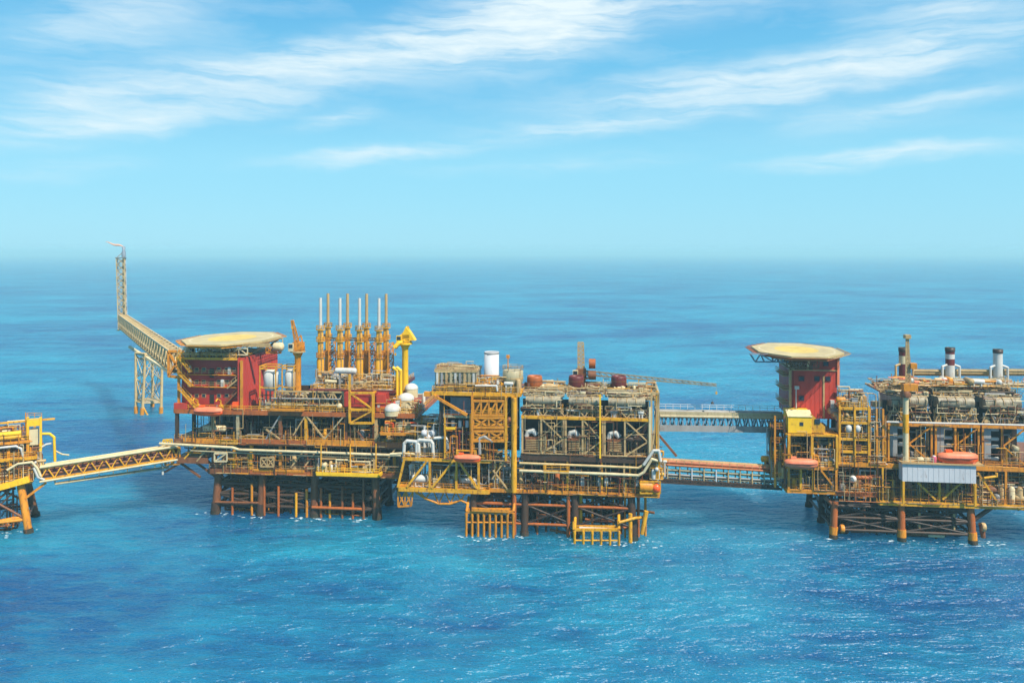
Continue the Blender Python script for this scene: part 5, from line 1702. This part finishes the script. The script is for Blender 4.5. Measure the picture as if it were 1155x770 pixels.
# grey box module with its lifeboat
gb = thing('grey_box', 'long pale grey clad box carrying an orange lifeboat', 'box module', F4, V3(u4(1059, -1), -2.0, z4(543)), None)
gb.name = 'clad_tank'
BASE[gb.name] = V3(u4(1059, -1), -2.0, z4(543))
g0, g1 = K(1018, 542.5, -2.2), K(1101, 525, -2.2)
part('cladding', 'lgrey', gb, 'box', V3(g0.x, -2.2, g0.z), V3(g1.x, 0.28, g1.z))
m = MB()
for k in range(1, 14):
    x = g0.x + (g1.x - g0.x) * k / 14
    m.box((x - 0.04, -2.24, g0.z + 0.1), (x + 0.04, -2.203, g1.z - 0.1))
m.build('cladding_seam', 'lgrey', gb)
part('top_deck', 'tan', gb, 'box', V3(g0.x - 0.3, -2.6, g1.z + 0.003), V3(g1.x + 1.6, 0.4, g1.z + 0.3))
part('railing', 'cream', gb, 'rail', [V3(g0.x, -2.5, g1.z + 0.3), V3(g0.x + 6.5, -2.5, g1.z + 0.3)])
for px, v in ((1019, -2.0), (1100, -2.0)):
    part('leg', 'yellow', gb, 'bar', V3(u4(px, v), v, c4 + 0.02), V3(u4(px, v), v, g0.z), 0.45)
lifeboat(F4, K(1080, 515.5, -1.2), 8.6, 'bright orange lifeboat sitting above the long grey box')
for k, px in enumerate((1063, 1097)):
    part('cradle', 'salmon', gb, 'box', V3(u4(px, -1.2) - 0.25, -2.0, g1.z + 0.3), V3(u4(px, -1.2) + 0.25, -0.4, g1.z + 0.95))
for px, py, mt in ((1038, 520, 'cream'), (1046, 515, 'tan'), (1050, 519, 'grey')):
    c = K(px, py, -1.0)
    part('canister', mt, gb, 'drum', V3(c.x, -1.0, g1.z + 0.3 + 0.5), 0.5, 1.0, 'x', 12)
pd = thing('pink_drum', 'small pink drum standing on the grey box by the lifeboat', 'drum', F4, V3(u4(1053.5, -1.4), -1.4, g1.z + 0.3), None)
pd.name = 'chemical_drum'
BASE[pd.name] = V3(u4(1053.5, -1.4), -1.4, g1.z + 0.3)
part('shell', 'pink', pd, 'lathe', V3(u4(1053.5, -1.4), -1.4, g1.z + 0.3), [(0.45, 0), (0.5, 0.1), (0.5, 1.2), (0.42, 1.35)], 'z', 14)
part('lid', 'white', pd, 'lathe', V3(u4(1053.5, -1.4), -1.4, g1.z + 1.66), [(0.4, 0), (0.3, 0.15)], 'z', 14)
part('boom_rest', 'yellow', P4, 'pipe', [K(1110, 539, -0.6), K(1124, 537, -0.6), K(1124, 533, -0.6)], 0.3, 6)
for k, px in enumerate((1130, 1141, 1150, 1162)):
    part('tank', 'cream' if k % 2 else 'tan', P4, 'lathe', V3(u4(px, 0.9), 0.9, c4 + 0.02), [(0.7, 0), (0.7, 3.4), (0.3, 3.9)], 'z', 12)
part('header_pipe', 'white', P4, 'pipe', [K(1000, 480, -0.2) + V3(0, 0, 0.9), K(1160, 484, -0.2) + V3(0, 0, 0.9)], 0.22, 6)

# small pipes, cables and brackets clipped along the fronts
FACE = ['tan', 'brown', 'yellow', 'orange', 'brown', 'rustorange', 'dark', 'khaki', 'dark']
tangle(P2, u2(200), u2(456), -0.85, -0.32, zm - 0.5, zu + 0.4, 130, 911, FACE, (0.04, 0.09))
tangle(P2, u2(238), u2(456), -0.85, -0.32, zc - 0.8, zm + 0.3, 130, 912, FACE, (0.04, 0.09))
tangle(P2, u2(310), u2(440), 0.2, 1.0, zu, zp + 1.0, 90, 913, FACE, (0.05, 0.1))
tangle(P2, u2(350), u2(440), 4, 18, zp + 1, zp + 7, 90, 914, ['yellow', 'tan', 'orange', 'sand', 'cream'], (0.05, 0.12))
tangle(P3, u3(500), u3(585), -0.5, 0.2, fz1, gz + 1.5, 110, 916, FACE + ['orange', 'yellow'], (0.05, 0.1))
tangle(P3, u3(590), u3(742), -0.2, 0.5, c3 - 0.5, m3 + 0.8, 110, 917, FACE, (0.04, 0.09))
tangle(P3, u3(590), u3(740), 0.0, 0.5, m3 + 0.5, t3 + 3, 90, 918, ['tan', 'khaki', 'sand', 'brown', 'dark'], (0.04, 0.08))
tangle(P3, u3(590), u3(740), 4, 14, top3 - 1.0, top3 + 1.6, 120, 919, ['tan', 'khaki', 'sand', 'brown', 'cream'], (0.06, 0.12))
tangle(P4, u4(946), u4(1170), -0.6, -0.05, c4 - 0.3, m4 + 0.4, 150, 920, FACE, (0.04, 0.09))
tangle(P4, u4(890), u4(990), -0.5, 0.3, z4(552, 905), z4(462, 905) - 5, 80, 921, FACE + ['yellow'], (0.04, 0.1))
tangle(P4, u4(1003), u4(1170), 0.3, 1.1, m4, t4 + 3.5, 60, 922, ['tan', 'orange', 'khaki', 'sand', 'brown', 'yellow'], (0.05, 0.1))
tangle(P4, u4(1000), u4(1170), 3, 16, top4 - 1.2, top4 + 2.2, 170, 923, ['tan', 'cream', 'sand', 'khaki', 'brown', 'salmon'], (0.06, 0.14))
tangle(P4, u4(981), u4(1001), 0, 5, m4, z4(446), 90, 924, ['tan', 'khaki', 'sand', 'brown', 'lgrey', 'orange'], (0.05, 0.12))

# ------------------------------------------------------------------ left edge platform
F1 = Frame(30, 193.0, 24)
J = F1.P


def u1(px, v=0):
    return J(px, 500, v).x


P1 = thing('wellhead_platform', 'yellow wellhead platform cut off by the left edge of the picture', 'oil platform', F1, V3(0, 0, 0), 'offshore platforms')


def zl(py, px=30, v=0):
    return J(px, py, v).z


wc, wm, wt = zl(540, 30), zl(515, 30), zl(497, 30)
left = u1(-150)
jacket(P1, [u1(-95), u1(-38), u1(22)], [1.0, 10.0], wc - 0.6, 0.85, ['orange', 'brown', 'orange'], [3.0], 5, foot=None, batter=0.17)
part('boat_bumper', 'orange', P1, 'tube', J(-10, 590, 0), J(24, 583, 0), 0.5, None, 8)
part('brace', 'orange', P1, 'bar', J(28, 562, 0.2), J(52, 544, 0.2), 0.5)
part('brace', 'dark', P1, 'bar', J(-6, 575, 0.6), J(14, 556, 0.6), 0.4)
tangle(P1, u1(-40), u1(18), 1.0, 9, 0.5, wc - 0.6, 60, 926, ['orange', 'brown', 'dark', 'rustorange'], (0.12, 0.26))
for k in range(8):
    part('conductor', 'grey' if k % 2 else 'brown', P1, 'tube', V3(u1(12) - k * 1.5, 4 + (k % 2) * 2, -6), V3(u1(12) - k * 1.5, 4 + (k % 2) * 2, wc), 0.24, None, 8)
deck(P1, left, u1(35), 0, 14, wc, edge='yellow', eh=1.1, rails='yellow', slab='brown')
deck(P1, left, u1(40), 0, 14, wm, edge='yellow', eh=0.7, rails='yellow', slab='orange')
deck(P1, left, u1(32), 0.3, 14, wt, edge='orange', eh=0.5, rails='yellow', slab='brown')
part('edge_beam', 'bright', P1, 'bar', J(-10, 552, -0.6), J(33, 540, -0.6), 1.1, 1.3)
for px, mt in ((-40, 'orange'), (-10, 'yellow'), (12, 'orange'), (33, 'orange')):
    column(P1, u1(px), 0.3, wc + 0.02, wm - 0.7, 0.5, mt)
    column(P1, u1(px) - 0.4, 0.5, wm + 0.02, wt - 0.5, 0.45, mt)
clutter(P1, u1(-30), u1(32), 0.8, 7, wc + 0.02, wm - 0.6, 36, 81, ['orange', 'yellow', 'maroon', 'tan', 'grey', 'cream', 'brown'])
clutter(P1, u1(-30), u1(36), 0.8, 7, wm + 0.02, wt - 0.4, 40, 82, ['orange', 'yellow', 'red', 'tan', 'grey', 'white', 'brown'])
clutter(P1, u1(-30), u1(30), 0.8, 8, wt + 0.02, zl(478), 30, 83, ['orange', 'yellow', 'tan', 'cream', 'brown', 'maroon'])
for py in (488, 492):
    part('header_pipe', 'bright' if py == 488 else 'yellow', P1, 'tube', J(-40, py + 6, 0.5), J(24, py, 0.5), 0.55, None, 10)
part('pipe_loop', 'white', P1, 'pipe', [J(-20, 507, -0.2), J(18, 503, -0.2), J(24, 506, -0.2), J(26, 514, -0.2)], 0.28, 8)
part('pipe_loop', 'cream', P1, 'pipe', [J(8, 530, -0.5), J(20, 523, -0.5), J(36, 521, -0.5), J(42, 528, -0.5), J(46, 537, -0.5)], 0.3, 8)
part('dark_backing', 'dark', P1, 'box', V3(u1(-60), 9, wc + 0.02), V3(u1(30), 9.3, wt - 0.4))  # dark sheet in place of the shaded interior
tangle(P1, u1(-40), u1(38), -0.7, 0.0, wc - 0.5, wt + 3.5, 150, 925, FACE + ['yellow', 'orange', 'cream'], (0.05, 0.11))
# yellow clad column with crossarm
yt = thing('control_tower', 'cream and yellow column with a crossarm over the left platform', 'column', F1, V3(u1(38, 1), 1.0, wm), None)
part('shell', 'cream', yt, 'box', J(33, 502, 1.0), J(44, 482, 3.2))
part('head', 'bright', yt, 'box', J(31, 481, 0.8), J(47, 471, 3.6))
for px in (31.5, 46):
    part('post', 'bright', yt, 'bar', J(px, 526, 0.9), J(px, 470, 0.9), 0.5)
part('crossarm', 'yellow', yt, 'bar', J(-10, 478, 1.6), J(62, 472, 1.6), 0.4)
part('antenna', 'orange', yt, 'tube', J(29, 484, 1.6), J(29, 465, 1.6), 0.2, 0.12, 6)
part('railing', 'orange', yt, 'rail', [J(31, 471, 0.9), J(47, 471, 0.9)])
yl = part('pipe_loop', 'bright', P1, 'pipe', [J(47, 489, 2), J(56, 489, 2), J(61, 493, 2), J(62, 520, 2)], 0.32, 10)
part('pipe_loop', 'white', P1, 'pipe', [J(44, 506, 1), J(52, 501, 1), J(58, 500, 1)], 0.25, 8)
part('pipe_loop', 'cream', P1, 'pipe', [J(62, 508, 3), J(70, 512, 3), J(78, 513, 3)], 0.18, 8)
clutter(P1, u1(32), u1(46), 0.5, 5, zl(535), zl(503), 24, 84, ['tan', 'brown', 'orange', 'white', 'maroon'], 0.7)

# ------------------------------------------------------------------ bridges between the platforms
def wp(F, px, py, v):
    return F.w(F.P(px, py, v))


def bridge(a, b, w, h, label, lattice, pat, nb, pipes, deckmat='brown', top=None, name='bridge', cat='bridge', rail=None, wbar=0.22):
    """walkway bridge between lower-front points a and b; w its width away from the viewer, h its height"""
    d = (b - a)
    d.z = 0
    nrm = V3(-d.y, d.x, 0).normalized()
    t = thing(name, label, cat, W, a, None)
    up = V3(0, 0, h)
    o = nrm * w
    m = MB()
    q = [a + nrm * 0.15, b + nrm * 0.15, b + o - nrm * 0.15, a + o - nrm * 0.15]
    m.prism(q, V3(0, 0, 0.22))
    m.build('deck', deckmat, t)
    for off in (V3(0, 0, 0), o):
        part('truss', lattice, t, 'truss', a + off, b + off, a + off + up, b + off + up, nb, wbar, pat)
    m = MB()
    for i in range(nb + 1):
        p = a.lerp(b, i / nb) + up
        m.bar(p, p + o, wbar)
        if i < nb:
            m.bar(p, a.lerp(b, (i + 1) / nb) + up + o, wbar * 0.8)
    m.build('top_bracing', lattice, t)
    if top:
        part('roof', top, t, 'prism', [x + up + V3(0, 0, wbar * 0.75) for x in (a, b, b + o, a + o)], V3(0, 0, 0.15))
    for (off, zz, r, mt) in pipes:
        s0, s1 = a + nrm * off + V3(0, 0, zz), b + nrm * off + V3(0, 0, zz)
        part('pipe', mt, t, 'tube', s0, s1, r, None, 10)
    if rail:
        part('railing', rail, t, 'rail', [a + nrm * 0.2 + V3(0, 0, 0.25), b + nrm * 0.2 + V3(0, 0, 0.25)])
    return t


a, b = wp(F1, 45, 541, 0.0), wp(F2, 201, 516, 0.5)
br1 = bridge(a, b, 3.2, wp(F2, 201, 504, 0.5).z - b.z, 'yellow lattice bridge with white pipes leading to the left edge platform', 'yellow', 'V', 10, [(-0.35, 3.0, 0.3, 'cream'), (0.6, 3.1, 0.26, 'sand'), (1.6, 3.1, 0.26, 'cream'), (-0.55, -0.35, 0.24, 'cream'), (1.0, -0.6, 0.25, 'khaki'), (0.8, 0.9, 0.4, 'brown'), (1.6, 1.3, 0.4, 'maroon'), (2.4, 1.8, 0.4, 'brown')], 'brown', wbar=0.26)
lo0, lo1 = wp(F1, 62, 546, 0), wp(F2, 190, 527, 0.2)
nn = V3(-(lo1 - lo0).y, (lo1 - lo0).x, 0).normalized()
part('lower_pipe', 'khaki', br1, 'tube', lo0, lo1, 0.2, None, 8)
part('lower_pipe', 'tan', br1, 'tube', lo0 + nn * 1.0, lo1 + nn * 1.0, 0.2, None, 8)
for i in range(9):
    p = lo0.lerp(lo1, i / 8)
    part('hanger', 'khaki', br1, 'bar', p, V3(p.x, p.y, a.lerp(b, i / 8).z), 0.16)
part('pipe', 'white', br1, 'pipe', [wp(F1, 38, 527, -0.4), wp(F1, 43, 538, -0.4), wp(F1, 50, 541, -0.4)], 0.32, 8)
part('pipe', 'white', br1, 'pipe', [wp(F2, 182, 522.5, 0), wp(F2, 183.5, 526, 0), wp(F2, 183.5, 535, 0)], 0.28, 8)
part('gate_frame', 'bright', br1, 'truss', wp(F2, 183, 503, 0.3), wp(F2, 195, 502, 0.3), wp(F2, 184, 496, 0.3), wp(F2, 194, 495, 0.3), 2, 0.22, 'X')
part('bearing', 'orange', br1, 'truss', wp(F2, 186, 524, 0.1), wp(F2, 203, 523, 0.1), wp(F2, 186, 505, 0.1), wp(F2, 203, 504, 0.1), 2, 0.3, 'X')
part('bearing', 'dark', br1, 'bar', wp(F2, 186, 532, 0.4), wp(F2, 200, 524, 0.4), 0.5)

a, b = wp(F3, 744, 485, 9), wp(F4, 884, 487, 9)
br2 = bridge(a, b, 3.4, wp(F3, 744, 466, 9).z - a.z, 'grey covered walkway bridge with lattice sides, upper of the two between platforms', 'bluegrey', 'V', 15, [(-0.3, 3.4, 0.35, 'khaki'), (1.0, 4.4, 0.3, 'grey')], 'grey', 'khaki', wbar=0.3)
d = (b - a)
part('fascia', 'grey', br2, 'bar', a + V3(0, -0.25, 0.55), b + V3(0, -0.25, 0.55), 0.12, 1.5)
part('fascia', 'khaki', br2, 'bar', a + V3(0, -0.25, 3.75), b + V3(0, -0.25, 3.75), 0.12, 1.4)
part('railing', 'lgrey', br2, 'rail', [a + V3(0, 1.7, 4.8), b + V3(0, 1.7, 4.8)])
a, b = wp(F3, 746, 544, 4), wp(F4, 882, 552, 4)
br3 = bridge(a, b, 3.0, 0.9, 'rust topped pipe bridge with open rails, lower of the two between platforms', 'dark', 'W', 16, [(0.3, 4.9, 0.34, 'salmon'), (1.0, 5.1, 0.4, 'tan'), (1.8, 5.0, 0.36, 'rustorange'), (-0.1, 4.2, 0.25, 'rustorange'), (0.4, 3.0, 0.22, 'khaki'), (0.4, 1.9, 0.22, 'grey'), (1.4, 2.6, 0.25, 'tan')], 'dark', None, rail='khaki', wbar=0.2)
d = b - a
d2 = V3(d.x, d.y, 0).normalized()
nn = V3(-d2.y, d2.x, 0)
part('pipe_deck', 'brown', br3, 'prism', [a + V3(0, 0, 4.1), b + V3(0, 0, 4.1), b + nn * 3 + V3(0, 0, 4.1), a + nn * 3 + V3(0, 0, 4.1)], V3(0, 0, 0.4))
for i in range(10):
    p = a.lerp(b, (i + 0.5) / 10)
    mt = 'lgrey' if i in (2, 4) else ('tan' if i % 2 else 'khaki')
    m = MB()
    m.bar(p + V3(0, 0, 0.9), p + V3(0, 0, 4.1), 0.25)
    m.bar(p + nn * 3 + V3(0, 0, 0.9), p + nn * 3 + V3(0, 0, 4.1), 0.25)
    m.bar(p + V3(0, 0, 2.4), p + nn * 3 + V3(0, 0, 2.4), 0.2)
    m.build('pipe_stand', mt, br3)
part('railing', 'tan', br3, 'rail', [a + V3(0, 0, 4.5), b + V3(0, 0, 4.5)], 1.0, 0.05)

# ------------------------------------------------------------------ flare: bridge, support jacket, tower, flame
def W3(px, py, Y):
    return V3((px - CX) / FP * Y, Y, HC - (py - HY) / FP * Y)


a, b = W3(193, 421, 224), W3(134, 369.5, 372)
fb = bridge(a, b, -3.2, 5.7, 'long sand coloured lattice bridge running out to the flare', 'sand', 'X', 26, [(-0.8, 1.2, 0.4, 'tan'), (-1.7, 1.2, 0.5, 'white'), (-2.4, 1.0, 0.4, 'tan')], 'tan', None, name='flare_bridge', wbar=0.36)
part('end_frame', 'orange', fb, 'truss', W3(190, 424, 223.6), W3(206, 426, 223.6), W3(190, 396, 223.6), W3(206, 396, 223.6), 1, 0.5, 'X')

FT = thing('flare_tower', 'slender grey lattice flare tower far out over the sea', 'flare tower', W, V3(b.x, b.y, b.z), None)
Y = 374
bl, br_, tl, tr = W3(133.5, 373, Y), W3(142, 371, Y), W3(131, 291, Y), W3(140, 291, Y)
off = V3(-0.6, 2.6, 0)
for k, (o_, mt) in enumerate(((V3(0, 0, 0), 'sand'), (off, 'lgrey'))):
    part('lattice', mt, FT, 'truss', bl + o_, tl + o_, br_ + o_, tr + o_, 11, 0.24, 'X')
part('lattice', 'lgrey', FT, 'truss', bl, tl, bl + off, tl + off, 11, 0.22, 'W')
part('lattice', 'tan', FT, 'truss', br_, tr, br_ + off, tr + off, 11, 0.22, 'W')
part('platform', 'grey', FT, 'prism', [tl + V3(-.4, -.4, 0), tr + V3(.4, -.4, 0), tr + off + V3(.4, .4, 0), tl + off + V3(-.4, .4, 0)], V3(0, 0, 0.3))
part('platform', 'tan', FT, 'prism', [bl + V3(-.6, -.6, 0), br_ + V3(.6, -.6, 0), br_ + off + V3(.6, .6, 0), bl + off + V3(-.6, .6, 0)], V3(0, 0, 0.4))
rt = W3(137.2, 291, Y) + V3(0, 2, 0)
part('riser', 'khaki', FT, 'tube', V3(rt.x, rt.y, bl.z), V3(rt.x, rt.y, rt.z + 0.5), 0.55, None, 10)
part('flare_tip', 'bluegrey', FT, 'lathe', rt + V3(0, 0, 0.5), [(0.9, 0), (0.9, 2.2), (0.6, 2.8), (0.75, 4.8), (0.55, 4.8)], 'z', 14)
part('brace', 'grey', FT, 'bar', tl + V3(0, 1, 0.3), rt + V3(0, 0, 3), 0.35)
part('brace', 'tan', FT, 'bar', br_ + V3(0, 2, 0), b + V3(0, 1, 6.8), 0.5)
tip = rt + V3(-0.2, 0, 5.2)
FL = thing('flare_flame', 'pale pink flame blown to the left from the flare tip', 'flame', W, tip, None)
rd = random.Random(5)
m = MB()
vs, fs, n = [], [], 10
NS = 9
for i in range(NS + 1):
    q = i / NS
    c = tip + V3(-8.2 * q, 0, 2.1 * q + 0.25 * math.sin(q * 9))
    r = 0.42 * math.sin(math.pi * min(1, 0.12 + q * 0.88)) * (1 - 0.35 * q) + 0.04
    for k in range(n):
        t_ = 2 * math.pi * k / n
        vs.append(c + V3(0, r * 1.2 * math.cos(t_), r * math.sin(t_) * (1 + 0.25 * rd.random())))
for i in range(NS):
    for k in range(n):
        fs.append((i * n + k, i * n + (k + 1) % n, (i + 1) * n + (k + 1) % n, (i + 1) * n + k))
m.add(vs, fs, True)
m.build('flame', 'flame', FL)

# jacket carrying the flare bridge
FJ = thing('flare_support', 'pale four legged support standing in the sea under the flare bridge', 'support jacket', W, W3(166, 466, 337), None)
top = [W3(151, 396, 337), W3(180, 402, 337), W3(163, 398, 352), W3(186, 402, 352)]
bot = [W3(154, 466, 337), W3(182, 466, 337), W3(160, 462, 352), W3(177, 462, 352)]
front = [(W3(153, 398, 334), W3(153.5, 468, 334)), (W3(164, 399, 331), W3(160, 470, 331)), (W3(172, 404, 348), W3(172, 462, 348)), (W3(183, 404, 334), W3(181.5, 468, 334))]
for p, q in front:
    lg = part('leg', 'sand', FJ, 'tube', p, V3(q.x, q.y, -4), 0.5, 0.62, 10)
    q6 = q.lerp(p, 0.14)
    part('leg_sleeve', 'orange', lg, 'tube', V3(q.x, q.y, -2), q6, 0.85, None, 10)
for i, j in ((0, 1), (1, 3), (0, 2), (2, 3)):
    p0, q0 = front[i]
    p1, q1 = front[j]
    part('brace', 'sand', FJ, 'tube', q0.lerp(p0, 0.22), q1.lerp(p1, 0.22), 0.3, None, 8)
    part('brace', 'sand', FJ, 'tube', p0, p1, 0.45, None, 8)
    if i != 1:
        part('brace', 'sand', FJ, 'tube', q0.lerp(p0, 0.22), q1.lerp(p1, 0.95), 0.16, None, 6)
for i, j in ((0, 1), (1, 3), (0, 2), (2, 3), (0, 3)):
    p0, q0 = front[i]
    p1, q1 = front[j]
    for a_, b_ in ((0.22, 0.6), (0.6, 0.97)):
        part('brace', 'sand', FJ, 'tube', q0.lerp(p0, b_), q1.lerp(p1, a_), 0.15, None, 6)
        part('brace', 'tan', FJ, 'tube', q0.lerp(p0, a_), q1.lerp(p1, b_), 0.15, None, 6)
part('landing', 'sand', FJ, 'prism', [front[0][1].lerp(front[0][0], .24), front[1][1].lerp(front[1][0], .24), front[3][1].lerp(front[3][0], .24), front[2][1].lerp(front[2][0], .24)], V3(0, 0, 0.25))
part('brace', 'yellow', FJ, 'tube', W3(161, 458, 331), W3(168, 471, 331), 0.4, None, 8)
part('cap_beam', 'cream', FJ, 'bar', W3(146, 391, 338), W3(190, 419, 322), 1.0, 0.9)
part('cap_beam', 'tan', FJ, 'bar', W3(158, 404, 334), W3(172, 406, 334), 0.8, 0.8)

# a small dark buoy on the open water beyond the bridges
bz_ = W3(803.5, 457, 355)
by = thing('buoy', 'small dark buoy floating on open water above the upper bridge', 'buoy', W, V3(bz_.x, 355, 0), None)
part('float', 'dark', by, 'lathe', V3(bz_.x, 355, -0.3), [(0.5, 0), (0.7, 0.3), (0.7, 0.8), (0.3, 1.1)], 'z', 14)
part('mast', 'dark', by, 'lathe', V3(bz_.x, 355, 0.8), [(0.14, 0), (0.10, 0.8)], 'z', 8)

# white water broken by the legs and fenders
rd = random.Random(77)
m = MB()
spots = []
for F, pxs, v in ((F2, (240, 292, 352, 421, 285, 346, 404), 1.0), (F3, (526, 540, 558, 579, 648, 664, 680, 698, 712, 724), -1.5), (F4, (943, 1018, 1098, 1108), 0.6), (F1, (20, -8), 0.4)):
    for px in pxs:
        spots.append(F.w(V3(F.P(px, 600, v).x, v, 0)))
for c in spots:
    for k in range(rd.randint(5, 11)):
        a, q = rd.uniform(0, 2 * math.pi), abs(rd.gauss(0, 1.4)) + 0.7
        p = c + V3(math.cos(a) * q * 1.9, math.sin(a) * q - 0.4, 0.03 + k * 0.002)
        rx, ry = rd.uniform(0.15, 0.75), rd.uniform(0.08, 0.3)
        n = 9
        m.add([p + V3(math.cos(2 * math.pi * i / n) * rx * rd.uniform(0.5, 1.2), math.sin(2 * math.pi * i / n) * ry * rd.uniform(0.5, 1.2), 0) for i in range(n)], [tuple(range(n))])
me = bpy.data.meshes.new("sea_foam")
me.from_pydata([tuple(v) for v in m.v], [], m.f)
fm, N_, L_, B_ = mat_new("foam")
B_.inputs["Base Color"].default_value = (0.55, 0.66, 0.70, 1)
B_.inputs["Roughness"].default_value = 0.9
me.materials.append(fm)
fo_ = bpy.data.objects.new("sea_foam", me)
COL.objects.link(fo_)
fo_['kind'] = 'stuff'
fo_['label'] = 'flecks of white foam on the sea round the platform legs'
